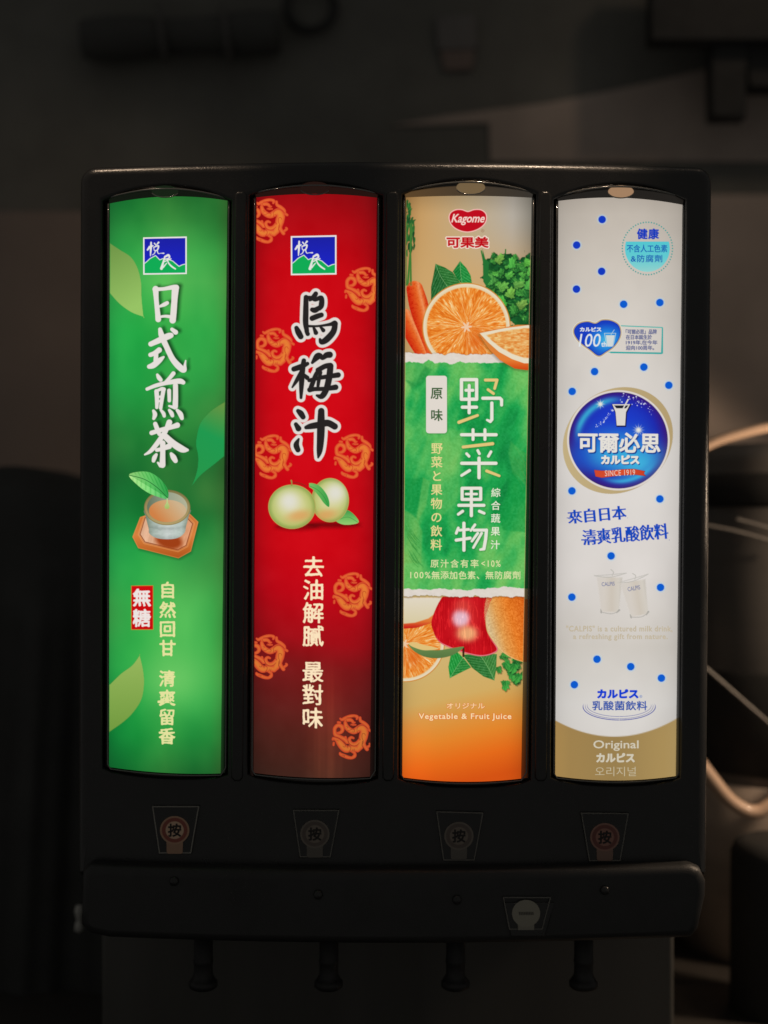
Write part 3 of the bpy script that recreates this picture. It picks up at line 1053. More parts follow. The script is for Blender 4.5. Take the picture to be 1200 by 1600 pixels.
DL = [
    [(1000, 480, 16), (900, 400, 16), (800, 400, 14), (735, 455, 14), (738, 560, 14), (790, 572, 14), (800, 525, 12), (760, 510, 10)],
    [(925, 625, 14), (905, 582, 16), (855, 590, 20), (848, 680, 18), (880, 770, 16), (850, 860, 24), (900, 940, 20)],
    [(785, 800, 14), (720, 860, 16), (640, 872, 16), (560, 830, 18), (515, 750, 24)],
    [(540, 1020, 16), (585, 930, 16), (560, 878, 14), (505, 885, 12), (515, 922, 10)],
    [(180, 660, 20), (300, 690, 22), (420, 790, 22), (462, 850, 18), (435, 900, 14), (398, 875, 10)],
    [(500, 520, 12), (570, 500, 12), (622, 470, 14), (674, 500, 14), (660, 545, 12), (620, 540, 10)],
    [(470, 255, 14), (500, 310, 16), (560, 330, 20), (600, 345, 28)], [(490, 215, 18), (600, 205, 16), (680, 190, 14)], [(620, 1000, 12), (640, 940, 10)], [(655, 1000, 12), (675, 940, 10)],
    [(770, 700, 12), (805, 720, 14), (790, 745, 10)], [(380, 1090, 12), (440, 1100, 14), (425, 1130, 10)], [(570, 350, 30), (610, 400, 26), (700, 400, 14)], [(480, 420, 12), (520, 430, 12), (500, 455, 10)],
    [(250, 735, 10), (300, 760, 10)], [(650, 260, 26), (700, 300, 30)], [(250, 500, 30), (300, 470, 40), (320, 500, 30)], [(860, 760, 26), (845, 860, 20)]]


def medallion(cx, cy, label):
    pa = Paint(cx - 36, cy - 38, cx + 36, cy + 38, 0.6)
    f = lambda ss: [[(cx + (p[0] - 620) / 15, cy + (p[1] - 670) / 15, p[2] / 15) for p in st] for st in ss]
    d = pa.strokes(f(DR)) - 0.9
    c = lerp3([(0, (214, 74, 42)), (.4, (224, 104, 48)), (1, (228, 124, 50))], sm(0, 5.5, -d))
    dim = np.interp(pa.Y, [0, 900, 1000, 1200], [1, 1, .96, .90])[..., None]
    pa.fill(pa.aa(d, .5), c * dim)
    k = pa.strokes([[(x, y, w * .46) for x, y, w in st] for st in f(DL)])
    base = lerp3([(300, (176, 20, 18)), (860, (170, 24, 18)), (1050, (116, 28, 20)), (1200, (86, 36, 24))], pa.Y)
    pa.fill(pa.aa(k, .5) * (pa.a > .3) * .8, base)
    put('dragon_medallion', pa, 1, 1, p1)


for (cx, cy) in ((420, 346), (570, 453), (430, 548), (426.3, 714.5), (553.5, 713.5), (551.5, 930), (420, 1027), (550.5, 1152)):
    medallion(cx, cy, '')

# title 烏梅汁: black brush strokes with a pale outline
PLUM = T([
    [(605, 955, 32), (585, 985, 36), (555, 1010, 14)], [(524, 985, 34), (522, 1100, 40), (521, 1200, 40), (532, 1270, 30)], [(530, 990, 30), (570, 990, 26), (600, 1005, 26), (650, 990, 34), (652, 1050, 40), (636, 1080, 26)],
    [(575, 1088, 30), (600, 1092, 40), (640, 1068, 30)], [(575, 1160, 38), (620, 1142, 38), (652, 1132, 34)], [(530, 1225, 16), (620, 1225, 12), (715, 1212, 20), (762, 1202, 42)],
    [(766, 1205, 40), (752, 1270, 44), (700, 1332, 48), (655, 1358, 36), (640, 1335, 16)], [(444, 1240, 30), (460, 1275, 44), (480, 1312, 40)], [(530, 1230, 20), (525, 1262, 24), (538, 1290, 30)], [(588, 1238, 16), (606, 1280, 32)], [(645, 1232, 14), (668, 1260, 28)]], 380, 280, 5.333) + T([
        [(474, 18, 30), (462, 100, 38), (456, 200, 34), (452, 308, 16)], [(396, 84, 34), (450, 66, 38), (502, 42, 24)], [(452, 110, 26), (420, 170, 26), (384, 226, 8)], [(474, 130, 22), (500, 152, 30)],
        [(540, 34, 16), (578, -12, 46), (600, -20, 36), (620, -2, 26), (650, -24, 40), (676, -28, 44)],
        [(608, 80, 30), (572, 122, 30), (540, 200, 32), (525, 245, 32)], [(585, 92, 34), (640, 62, 34), (680, 58, 42)], [(682, 60, 42), (672, 150, 44), (650, 240, 42), (615, 296, 38), (575, 290, 12)],
        [(516, 172, 24), (600, 152, 26), (690, 138, 32), (742, 130, 36)], [(520, 246, 34), (560, 240, 28), (640, 238, 28), (722, 226, 38)], [(606, 110, 20), (592, 165, 24), (584, 220, 18)],
        [(428, 410, 24), (450, 430, 40), (468, 458, 34)], [(412, 515, 26), (432, 548, 40)], [(434, 630, 10), (415, 675, 38), (428, 715, 34)],
        [(492, 540, 24), (530, 530, 40), (600, 518, 46), (660, 505, 46), (715, 532, 44)], [(610, 412, 44), (608, 520, 54), (605, 620, 52), (597, 720, 40), (586, 775, 8)]], 380, 560, 5)
pa = Paint(444, 444, 542, 726, 0.6)
d = pa.strokes(PLUM) - 0.6
pa.fill(pa.aa(d - 4.7, .5), (222, 215, 209))
pa.fill(pa.aa(d, .5), (36, 33, 33) + 0 * pa.X[..., None])
put('title_lettering', pa, 1, 4, p1)

# two green plums with leaves
B = lambda p: TP(p, 380, 560, 5)
pa = Paint(414, 742, 568, 834, 0.6)
pa.fill(blob(pa.ell(520, 820, 42, 5), 5) * .75, (84, 2, 6))
pa.fill(blob(pa.ell(464, 823, 34, 6), 5) * .6, (84, 2, 6))


def plum(pa, cx, cy, rx, ry, hx, hy, ox, oy):
    d = pa.ell(cx, cy, rx, ry)
    r = np.hypot((pa.X - cx) / rx, (pa.Y - cy) / ry)
    c = lerp3([(0, (216, 210, 160)), (.5, (204, 204, 136)), (.8, (184, 192, 112)), (.95, (146, 166, 84)), (1.1, (156, 152, 80))], r)
    h = np.exp(-(((pa.X - hx) / 17) ** 2 + ((pa.Y - hy) / 16) ** 2) ** 1.2)[..., None]
    c = c * (1 - h) + np.array([222, 220, 206]) * h
    h = np.exp(-(((pa.X - ox) / 20) ** 2 + ((pa.Y - oy - (pa.X - ox) * -.15) / 9) ** 2) ** 1.3)[..., None] * .8
    c = c * (1 - h) + np.array([218, 158, 92]) * h
    pa.fill(pa.aa(d), c)
    pa.fill(pa.aa(np.abs(d + .5) - .45) * .6, (206, 170, 96))


p2 = Paint(483, 742, 568, 826, 0.6)
lf2 = B([(720, 1255), (780, 1215), (812, 1185), (860, 1215), (902, 1270), (880, 1292), (800, 1300), (745, 1285)])
p2.fill(p2.aa(p2.poly(lf2, True)), lerp3([(0, (62, 150, 74)), (.5, (110, 184, 92)), (1, (152, 206, 116))], (p2.Y - 797) / 24))
p2.fill(p2.aa(p2.strokes([[(x, y, .8) for x, y in B([(735, 1262), (820, 1240), (895, 1280)])]])) * .7, (52, 132, 60))
plum(p2, 516, 781.5, 29.2, 34.5, 524, 770, 508, 805)
lf3 = B([(485, 985), (540, 975), (600, 1000), (650, 1060), (672, 1120), (668, 1160), (630, 1130), (590, 1075), (540, 1020)])
p2.fill(p2.aa(p2.poly(lf3, True)), lerp3([(0, (140, 196, 104)), (1, (54, 158, 70))], (p2.X - 477) / 38))
p2.fill(p2.aa(p2.strokes([[(x, y, .8) for x, y in B([(490, 988), (570, 1020), (630, 1080), (668, 1158)])]])) * .6, (36, 116, 50))
put('printed_plum', pa_shadow := pa, 1, 1.5, p1, label='soft shadow under the plums').name = 'plum_shadow'
put('printed_plum', p2, 1, 2, p1, label='right plum with a leaf across it')
p3 = Paint(416, 746, 497, 830, 0.6)
plum(p3, 456.2, 791.8, 37, 34.6, 452, 783, 468, 806)
p3.fill(p3.aa(p3.strokes([[(x, y, w) for (x, y), w in zip(B([(378, 990), (380, 975), (376, 955)]), (2.5, 1.8, 2.5))]])), (150, 140, 70))
p3.fill(p3.aa(p3.strokes([[(x, y, 2.0) for x, y in B([(392, 968), (440, 975), (490, 998)])]])) * .8, (150, 30, 24))
put('printed_plum', p3, 1, 3, p1, label='left plum with its stalk')

L = Letters()
for ch, x, y in zip('去油解膩最對味', (490, 490, 489.6, 489.2, 489, 488.7, 488.3), (885.5, 921.5, 957.5, 993.5, 1049.5, 1085.5, 1121.5)):
    L.char(ch, x, y, 34.5, (250, 226, 188), 0.008)
L.put('slogan_lettering', 1, 3, p1, brush=True)

# ================================================================== panel 3: vegetable and fruit juice
TORN_A = 553.0
TORN_B = 918.0


def torn(x, y0, amp, seed, sc=9.0):
    return y0 + amp * (fbm(x / sc + seed, 0 * x + seed, 4) - .5) * 2


def film_fruit(X, Y, u, v):
    top = lerp3([(0, (186, 140, 82)), (.12, (198, 156, 100)), (.5, (190, 168, 132)), (.85, (178, 170, 158)), (1, (150, 144, 132))], u)
    tan = lerp3([(0, (206, 166, 108)), (1, (200, 162, 110))], u)
    t = sm(330, 470, Y)[..., None]
    hi = top * (1 - t) + tan * t
    hi = hi * (0.86 + 0.14 * sm(300, 340, Y))[..., None]  # darker head, backlight falloff put into the colour
    yy = Y + (u - .5) * 40
    lo = lerp3([(1000, (206, 180, 118)), (1085, (208, 170, 98)), (1115, (216, 150, 68)), (1150, (226, 132, 42)), (1185, (228, 106, 24)), (1222, (212, 82, 16))], yy)
    lo[..., 0] = np.clip(lo[..., 0] + 14 * sm(.35, 0, u) * sm(1090, 1150, Y), 0, 255)
    return np.where((Y < 760)[..., None], hi, lo)


film(2, film_fruit, 90, 300)
pj = panels[2]


def put3(name, pa, layer, label=None):
    return put(name, pa, 2, layer, pj, label=label)


# foliage shapes
def lobed(pa, cx, cy, r, rot, base, seed):
    """one three-lobed toothed celery leaf with a fan of veins"""
    rs = np.random.RandomState(seed)
    n = 40
    sq = 0.7 + .3 * rs.rand()
    pts = []
    for i in range(n):
        a = 2 * math.pi * i / n - math.pi
        fan = 0.22 + 0.78 * max(0.0, math.cos(a * .60)) * (0.42 + 0.58 * abs(math.cos(a * 1.5)) ** .7)
        rr = r * fan * (1 + 0.13 * math.cos(a * 11 + seed) + .16 * (rs.rand() - .5))
        x, y = rr * math.cos(a), rr * math.sin(a) * sq
        pts.append((cx + x * math.cos(rot) - y * math.sin(rot), cy + x * math.sin(rot) + y * math.cos(rot)))
    d = pa.poly(pts)
    ux = (pa.X - cx) * math.cos(rot) + (pa.Y - cy) * math.sin(rot)
    uy = -(pa.X - cx) * math.sin(rot) + (pa.Y - cy) * math.cos(rot)
    c = np.array(base, float) + (ux / r)[..., None] * np.array([18, 24, 10]) + (fbm(pa.X / 3 + seed, pa.Y / 3)[..., None] - .5) * np.array([30, 40, 20])
    th = np.arctan2(uy, ux + r * .35)
    v = np.exp(-(np.abs((th * 2.2) % 1 - .5) / .07) ** 2)[..., None]
    c = c + v * np.array([34, 32, 20]) - (th > 0)[..., None] * np.array([10, 16, 8])
    pa.fill(blob(pa.poly([(x + 1.0, y + 1.6) for x, y in pts]), 1.5) * .7, (8, 40, 20))
    pa.fill(pa.aa(d, .6), c)


pa = Paint(750, 386, 838, 560, 0.8)
for (x0, y0, x1, y1) in ((752, 392, 764, 470), (762, 412, 762, 452), (790, 390, 776, 520), (800, 430, 770, 540)):
    pa.fill(pa.aa(pa.strokes([[(x0, y0, 2), ((x0 + x1) / 2 + 2, (y0 + y1) / 2, 3), (x1, y1, 4)]])), (44, 120, 50))
region = pa.poly([(757, 420), (768, 398), (790, 396), (812, 402), (830, 396), (842, 420), (842, 516), (796, 508), (775, 470), (757, 445)], True)
region = region + (fbm(pa.X / 7, pa.Y / 7, 3) - .5) * 22 + 3
pa.fill(pa.aa(region - 1, 1.0), lerp3([(0, (20, 78, 36)), (1, (22, 88, 40))], (pa.Y - 400) / 110) + (fbm(pa.X / 5, pa.Y / 5)[..., None] - .5) * np.array([30, 60, 34]))
rs = np.random.RandomState(3)
for i in range(84):
    x, y = 760 + 78 * rs.rand(), 402 + 104 * rs.rand()
    if y > 430 + (x - 740) * 1.15:
        continue
    g = rs.rand()
    lobed(pa, x, y, 6 + 8 * rs.rand(), -1.57 + 3.4 * (rs.rand() - .5), (20 + 62 * g, 88 + 80 * g, 38 + 28 * g), i)
for i, (x, y) in enumerate(((770, 440), (782, 450), (796, 462), (786, 476), (806, 446), (778, 408), (800, 416), (822, 410), (812, 478), (826, 450))):
    lobed(pa, x, y, 14, -1.3 + (i * 1.7 % 2.4) - .9, (72 + i % 3 * 16, 150 + i % 4 * 8, 66), 100 + i)
pa.fill(pa.aa(pa.poly([(754, 389), (758, 404), (764, 410), (763, 430), (768, 436), (760, 448), (755, 440)])), (34, 112, 50))
put3('printed_celery_leaves', pa, 1)

pa = Paint(628, 310, 655, 448, 0.7)
for i in range(70):
    y = 322 + 80 * rs.rand()
    x = 630 + 17 * rs.rand() * (0.5 + .5 * sm(318, 345, np.array(y)))
    g = rs.rand()
    pa.fill(pa.aa(pa.strokes([[(x, y, 1.4), (x + 3 * rs.rand() - 1, y - 4 - 5 * rs.rand(), 3.2), (x + 4 * rs.rand() - 1, y - 10, 1)]])), (18 + 36 * g, 66 + 52 * g, 34 + 16 * g))
for (xa, xb) in ((644, 637), (641, 642), (634, 634)):
    pa.fill(pa.aa(pa.strokes([[(xa, 350, 2), ((xa + xb) / 2, 400, 2.6), (xb, 445, 3.4)]])), (64, 122, 50))
put3('printed_asparagus', pa, 1)


def carrot(pts_w, label, layer):
    p = np.array(pts_w)
    pa = Paint(p[:, 0].min() - 20, p[:, 1].min() - 20, min(676, p[:, 0].max() + 20), 562, 0.7)
    d = pa.strokes([pts_w])
    tx = (pa.X - p[0, 0]) * (p[-1, 1] - p[0, 1]) - (pa.Y - p[0, 1]) * (p[-1, 0] - p[0, 0])
    tx = tx / np.hypot(*(p[-1, :2] - p[0, :2])) / 16
    c = lerp3([(-1, (194, 24, 8)), (-.4, (212, 62, 18)), (.1, (226, 100, 36)), (.45, (236, 146, 90)), (.7, (220, 90, 34)), (1, (192, 36, 10))], tx)
    c = c - (np.sin(pa.Y * .7 + fbm(pa.X / 7, pa.Y / 9) * 22) > .9)[..., None] * np.array([12, 18, 10]) + (fbm(pa.X / 4, pa.Y / 3)[..., None] - .5) * 14
    pa.fill(pa.aa(d, .5), c)
    put3('printed_carrot', pa, layer, label)


carrot([(648, 452, 26), (655, 480, 30), (664, 520, 22), (672, 560, 10)], 'upper carrot', 1)
carrot([(632, 492, 20), (642, 520, 22), (654, 545, 18), (664, 562, 12)], 'lower carrot', 2)

B = lambda p: TP(p, 620, 280, 5.333)


def pointed_leaf(pts, mid, c0, c1, layer, label=None):
    p = np.array(pts)
    pa = Paint(p[:, 0].min() - 3, p[:, 1].min() - 3, p[:, 0].max() + 3, p[:, 1].max() + 3, 0.6)
    d = pa.poly(pts)
    dm = pa.strokes([[(x, y, .5) for x, y in mid]])
    ax = np.array(mid[-1]) - np.array(mid[0])
    ax = ax / np.linalg.norm(ax)
    along = (pa.X - mid[0][0]) * ax[0] + (pa.Y - mid[0][1]) * ax[1]
    side = (pa.X - mid[0][0]) * ax[1] - (pa.Y - mid[0][1]) * ax[0]
    c = np.where((side > 0)[..., None], np.array(c0, float), np.array(c1, float)) + (fbm(pa.X / 2.5, pa.Y / 2.5)[..., None] - .5) * 40
    vein = np.abs(((along - np.abs(side) * .8) / 5.0) % 1 - .5) < .07
    c = c + vein[..., None] * np.array([40, 40, 34])
    pa.fill(pa.aa(d), c)
    pa.fill(pa.aa(dm - .1), (126, 178, 112))
    return put3('printed_leaf', pa, layer, label)


pointed_leaf(B([(322, 705), (400, 735), (465, 775), (540, 880), (500, 900), (400, 930), (330, 980), (285, 1010), (285, 900), (305, 800)]), B([(322, 705), (360, 800), (425, 900)]), (44, 112, 50), (32, 96, 44), 2, 'dark leaf behind the orange, left one')
pointed_leaf(B([(527, 682), (580, 740), (615, 800), (630, 885), (560, 890), (500, 830), (467, 768)]), B([(527, 682), (532, 780), (545, 880)]), (32, 134, 58), (22, 116, 48), 1, 'bright leaf behind the orange, right one')


def orange_slice(name, cx, cy, r, layer, clipfn, core=True, squash=1.0, label=None):
    pa = Paint(cx - r - 3, cy - r * squash - 3, cx + r + 3, cy + r * squash + 3, 0.55)
    d = pa.ell(cx, cy, r, r * squash)
    rr = np.hypot(pa.X - cx, (pa.Y - cy) / squash)
    th = np.arctan2((pa.Y - cy) / squash, pa.X - cx)
    cut = clipfn(pa.X, pa.Y)
    pa.fill(pa.aa(d) * cut, (206, 140, 62))
    pa.fill(pa.aa(d + 1.6) * cut, lerp3([(0, (222, 200, 156)), (1, (228, 214, 188))], (rr - r + 8) / 6))
    fl = pa.ell(cx, cy, r * .895, r * .895 * squash)
    st = fbm(th * 22 + 50, rr / 9, 3)
    st2 = fbm(th * 46 + 10, rr / 5 + 4, 2)
    c = lerp3([(.25, (214, 104, 22)), (.42, (230, 126, 36)), (.55, (234, 148, 60)), (.68, (240, 184, 112)), (.8, (244, 214, 160))], .55 * st + .45 * st2 + .06 * np.cos(th * 9 + 1))
    seg = np.abs(((th / (2 * math.pi) * 9.5 + .25 * fbm(rr / 20, th)) % 1) - .5)
    m = sm(.05, .0, seg - .01) * sm(6, 16, rr) * .55
    c = c * (1 - m[..., None]) + np.array([244, 200, 136]) * m[..., None]
    dark = np.exp(-(((pa.X - cx - r * .22) / (r * .22)) ** 2 + ((pa.Y - cy - r * .32) / (r * .3)) ** 2))[..., None] * .5
    c = c * (1 - dark) + np.array([214, 92, 28]) * dark
    pa.fill(pa.aa(fl, .9) * cut, c)
    if core:
        rs_ = 6.0 * (1 + .45 * np.cos(th * 6 + .6))
        pa.fill(sm(1.0, -1.0, rr - rs_ * r / 69) * cut, (236, 196, 160))
    put3(name, pa, layer, label)


orange_slice('printed_orange_slice', 728.8, 511, 69, 3, lambda X, Y: sm(.5, -.5, Y - 556), label='large orange slice')

# wedge at the right
pa = Paint(744, 498, 838, 584, 0.6)
B5 = lambda p: TP(p, 620, 280, 5.333)
skin = B5([(682, 1280), (760, 1262), (900, 1235), (1000, 1215), (1100, 1215), (1170, 1225), (1170, 1580), (1080, 1592), (980, 1578), (860, 1510), (770, 1420), (715, 1340)])
d = pa.poly(skin)
pa.fill(blob(pa.poly([(x - 1, y + 3) for x, y in skin]), 3) * .5, (70, 60, 20))
pa.fill(pa.aa(d), lerp3([(0, (214, 128, 56)), (.6, (226, 124, 50)), (1, (206, 66, 14))], (pa.Y - 540) / 38))
pith = B5([(690, 1285), (760, 1270), (900, 1242), (1090, 1218), (1170, 1225), (1170, 1535), (1060, 1535), (960, 1500), (850, 1440), (760, 1360)])
pa.fill(pa.aa(pa.poly(pith)), (228, 216, 190))
flesh = B5([(745, 1300), (850, 1275), (960, 1255), (1060, 1242), (1170, 1245), (1170, 1492), (1060, 1490), (960, 1455), (860, 1400), (790, 1345)])
ang = np.arctan2(pa.Y - 580, pa.X - 820)
c = lerp3([(0.2, (216, 116, 40)), (.5, (226, 150, 76)), (.8, (232, 188, 124))], fbm(pa.X / 5, pa.Y / 2.2, 3)) + ((838 - pa.X) / 90)[..., None] * np.array([4, 26, 24])
pa.fill(pa.aa(pa.poly(flesh), .9), c)
put3('printed_orange_wedge', pa, 6)

# torn green paper band
pa = Paint(624, 540, 838, 944, 0.9)
X, Y = pa.X, pa.Y
e1 = torn(X, 553.5, 3.5, 1.7, 7) - 2.0 * sm(700, 640, X)
e2 = torn(X, 566.0, 5.0, 5.2, 12)
e3 = torn(X, 920.5, 3.0, 8.3, 9) - 4 * np.exp(-((X - 790) / 24) ** 2)
e4 = torn(X, 932.0, 4.0, 3.1, 8)
pa.fill(sm(-2.5, 2.5, Y - e4 + 4) * 0 + blob(np.maximum(e1 - Y - 0, Y - e4 - 2), 2.5) * .45, (60, 40, 16))
pa.fill(pa.aa(np.maximum(e1 - Y, Y - e4)), lerp3([(0, (226, 218, 208)), (1, (214, 204, 194))], fbm(X / 6, Y / 4)))
n1 = fbm(X / 46 + 2, Y / 60 + 5, 4)
n2 = fbm((X + Y * .35) / 24 + 9, (Y - X * .3) / 70 + 1, 3)
g = lerp3([(.28, (16, 132, 62)), (.42, (28, 160, 76)), (.52, (60, 172, 84)), (.63, (96, 186, 92)), (.76, (122, 192, 98))], .5 * n1 + .5 * n2)


def wash(pts, col, m):
    global g
    w = (pa.aa(pa.poly(pts), 1.6) * m)[..., None]
    g = g * (1 - w) + np.array(col) * w


Z = lambda p: TP(p, 620, 560, 5)
wash(Z([(205, 930), (260, 960), (230, 1150), (165, 1280), (150, 1240)]), (112, 182, 90), .55)
wash(Z([(50, 1180), (130, 1220), (200, 1350), (190, 1600), (40, 1600)]), (112, 178, 86), .55)
wash(Z([(60, 940), (200, 930), (155, 1250), (60, 1170)]), (18, 140, 62), .55)
wash(Z([(905, 890), (1000, 1000), (1010, 1360), (830, 1340), (800, 1250)]), (18, 146, 64), .6)
wash(Z([(890, 650), (1000, 740), (1000, 990), (900, 880), (870, 740)]), (78, 174, 84), .5)
wash(Z([(60, 170), (130, 230), (190, 180), (260, 60), (280, 40), (60, 20)]), (84, 172, 84), .5)
wash(Z([(220, 60), (270, 90), (200, 200), (120, 240), (70, 170), (150, 190)]), (10, 122, 52), .4)
wash(Z([(370, 560), (520, 560), (470, 1120), (330, 1250), (280, 1000)]), (98, 184, 92), .4)
for i in range(26):
    x0, y0 = 800 + 26 * rs.rand(), 690 + 60 * rs.rand()
    w = (pa.aa(pa.strokes([[(x0, y0, .6), (x0 + 12, y0 + 16, 1.0), (x0 + 18, y0 + 34, .5)]])) * .35)[..., None]
    g = g * (1 - w) + np.array([90, 160, 70]) * w
for i in range(16):
    x0, y0 = 632 + 14 * rs.rand(), 815 + 50 * rs.rand()
    w = (pa.aa(pa.strokes([[(x0, y0, .6), (x0 + 8, y0 + 14, 1.2), (x0 + 16, y0 + 22, .5)]])) * .4)[..., None]
    g = g * (1 - w) + np.array([30, 124, 50]) * w
g = g + (fbm(X / 2.5, Y / 2.5, 2)[..., None] - .5) * 22
pa.fill(pa.aa(np.maximum(e2 - Y, Y - e3)), g)
put3('torn_paper_band', pa, 5)

# bean shaped badge and name
pa = Paint(694, 320, 768, 366, 0.5)
B = lambda p: TP(p, 620, 280, 5.333)
bean = B([(440, 330), (450, 285), (490, 260), (540, 258), (592, 274), (645, 258), (700, 260), (738, 290), (742, 340), (715, 385), (660, 420), (590, 436), (520, 422), (465, 385)])
d = pa.poly(bean, True)
pa.fill(pa.aa(d - 1.6), (238, 190, 180))
pa.fill(pa.aa(d), (188, 8, 28))
put3('bean_badge', pa, 1)
L = Letters()
L.box('Kagome', 705, 334.5, 757.5, 352, (240, 206, 196), 0.018, 0.32)
L.put('badge_lettering', 2, 3, pj)
L = Letters()
L.char('®', 755, 360.5, 7, (150, 110, 84), 0)
L.put('registered_mark', 2, 3, pj)
L = Letters()
L.box('可果美', 695.7, 368.0, 765.2, 389.2, (236, 214, 200), 0.10)
L.put('name_outline', 2, 1, pj)
L = Letters()
L.box('可果美', 697.5, 369.8, 763.5, 387.6, (190, 8, 24), 0.042)
L.put('name_lettering', 2, 2, pj)

# small white plaque 原味
pa = Paint(662, 583, 702, 681, 0.6)
q = np.array(TP([(0, 0)], 0, 0, 1))
rr = round_rect(665.6, 587.2, 698.4, 677.2, 4.5, 5)
d = pa.poly(rr)
pa.fill(blob(pa.poly(rr + np.array([0.6, 1.2])), 2) * .5, (20, 92, 40))
pa.fill(pa.aa(d), (222, 214, 204))
put3('white_plaque', pa, 6)
L = Letters()
L.char('原', 682.2, 614.5, 19.5, (58, 92, 52), 0.022)
L.char('味', 682.2, 648.8, 19.5, (58, 92, 52), 0.022)
L.put('plaque_lettering', 2, 8, pj)

# 野菜果物 in round strokes
Wt, Tn = (228, 226, 214), (224, 196, 122)
WH = [[(505, 167, 27), (623, 167, 27)], [(623, 167, 27), (623, 320, 27)], [(623, 320, 27), (505, 320, 27)], [(505, 320, 27), (505, 167, 27)], [(565, 212, 24), (565, 425, 26)], [(540, 250, 24), (594, 250, 24)], [(512, 382, 26), (622, 382, 26)],
      [(672, 312, 26), (805, 312, 26)], [(805, 312, 26), (818, 325, 26)], [(818, 325, 26), (818, 365, 24)], [(742, 350, 26), (742, 478, 26)], [(742, 478, 26), (730, 494, 24)], [(730, 494, 24), (705, 482, 18)],
      [(506, 597, 26), (775, 597, 26)], [(595, 558, 24), (595, 634, 24)], [(688, 558, 24), (688, 634, 24)], [(545, 745, 22), (564, 765, 22)], [(632, 720, 22), (645, 745, 22)], [(735, 730, 22), (715, 765, 22)], [(507, 820, 26), (774, 820, 26)],
      [(642, 780, 26), (642, 932, 26)], [(506, 915, 22), (568, 876, 24)],
      [(510, 1015, 25), (655, 1015, 25)], [(655, 1015, 25), (655, 1102, 25)], [(655, 1102, 25), (510, 1102, 25)], [(510, 1102, 25), (510, 1015, 25)], [(540, 1060, 20), (624, 1060, 20)], [(582, 1030, 24), (582, 1228, 26)], [(484, 1148, 25), (680, 1148, 25)],
      [(480, 1218, 22), (514, 1194, 24)], [(645, 1194, 24), (682, 1210, 22)],
      [(480, 1325, 22), (464, 1366, 22)], [(524, 1288, 26), (524, 1498, 26)], [(490, 1342, 22), (560, 1336, 22)], [(464, 1420, 25), (572, 1404, 25)], [(610, 1300, 22), (578, 1345, 20)], [(604, 1342, 24), (700, 1342, 24)], [(700, 1342, 26), (694, 1410, 26)],
      [(694, 1410, 26), (680, 1488, 26)], [(680, 1488, 26), (652, 1494, 18)], [(632, 1366, 22), (586, 1428, 20)], [(662, 1366, 22), (598, 1478, 20)]]
TN = [[(485, 500, 26), (630, 446, 22)], [(692, 170, 24), (782, 170, 24)], [(782, 170, 24), (764, 236, 22)], [(712, 245, 22), (755, 276, 22)], [(518, 693, 24), (748, 667, 26)], [(702, 880, 24), (800, 918, 20)]]
WH, TN = T(WH, 620, 560, 5), T(TN, 620, 560, 5)
pa = Paint(706, 582, 792, 866, 0.6)
dw, dt = pa.strokes(WH, False), pa.strokes(TN, False)
pa.fill(blob(np.minimum(pa.strokes([[(x + .8, y + 1.0, w) for x, y, w in s] for s in WH], False), pa.strokes([[(x + .8, y + 1.0, w) for x, y, w in s] for s in TN], False)), 1.8) * .6, (24, 84, 36))
pa.fill(pa.aa(dw, .5), Wt)
pa.fill(pa.aa(dt, .5), Tn)
put3('title_lettering', pa, 7)

L = Letters()
SH = (28, 84, 36)
YE = (230, 214, 146)
for ch, y in zip('野菜と果物の飲料', (700.6, 722, 743.6, 765, 786.6, 808, 829.6, 851)):
    x = 682.6 - (y - 700) / 150
    L.char(ch, x, y, 18.5, YE, 0.012)
L.put('subtitle_lettering', 2, 7, pj)
L = Letters()
for ch, y in zip('綜合蔬果汁', (769.6, 789.8, 809.8, 830, 851)):
    L.char(ch, 774.6 - (y - 770) / 90, y, 15.0, (232, 232, 212), 0.010)
L.put('subtitle_lettering', 2, 7, pj)
L = Letters()
for i, ch in enumerate('原汁含有率'):
    L.char(ch, 679 + 15.6 * i, 880.5, 13.6, (226, 226, 170), 0.008)
L.box('<10%', 752, 875.5, 782, 885.6, (226, 226, 170), 0.006, space=1.25)
L.put('note_lettering', 2, 7, pj)
L = Letters()
L.box('100%', 641, 893.4, 672.5, 903.6, (226, 226, 170), 0.006, space=1.25)
for i, ch in enumerate('無添加色素、無防腐劑'):
    L.char(ch, 680.5 + 14.05 * i, 898.6, 13.6, (226, 226, 170), 0.008)
L.put('note_lettering', 2, 7, pj)

# fruit under the band
Q = lambda p: TP(p, 620, 880, 4.573)
under = lambda X, Y: sm(-.5, .5, Y - 932)
pa = Paint(771, 1005, 838, 1086, 0.7)
for i in range(26):
    x, y = 776 + 48 * rs.rand(), 1012 + 48 * rs.rand()
    if y - 1012 > 66 - abs(x - 796) * 1.1:
        continue
    gq = rs.rand()
    lobed(pa, x, y, 7 + 6 * rs.rand(), 1.2 + 2 * (rs.rand() - .5), (24 + 50 * gq, 96 + 66 * gq, 40 + 24 * gq), 200 + i)
for i, (x, y) in enumerate(((790, 1036), (798, 1050), (790, 1066), (804, 1040), (812, 1056))):
    lobed(pa, x, y, 13, 1.0 + i * .3, (50, 142, 58), 300 + i)
put3('printed_celery_leaves', pa, 1)
pointed_leaf(Q([(428, 630), (385, 655), (368, 740), (378, 822), (440, 790), (532, 745), (480, 680)]), Q([(378, 822), (430, 740), (475, 670)]), (30, 142, 56), (40, 128, 54), 1, 'bright leaf under the apple, left one')
pointed_leaf(Q([(470, 655), (540, 750), (620, 810), (697, 838), (710, 760), (715, 650), (600, 640)]), Q([(697, 838), (650, 740), (600, 665)]), (44, 112, 50), (58, 124, 56), 2, 'dark leaf under the apple, right one')
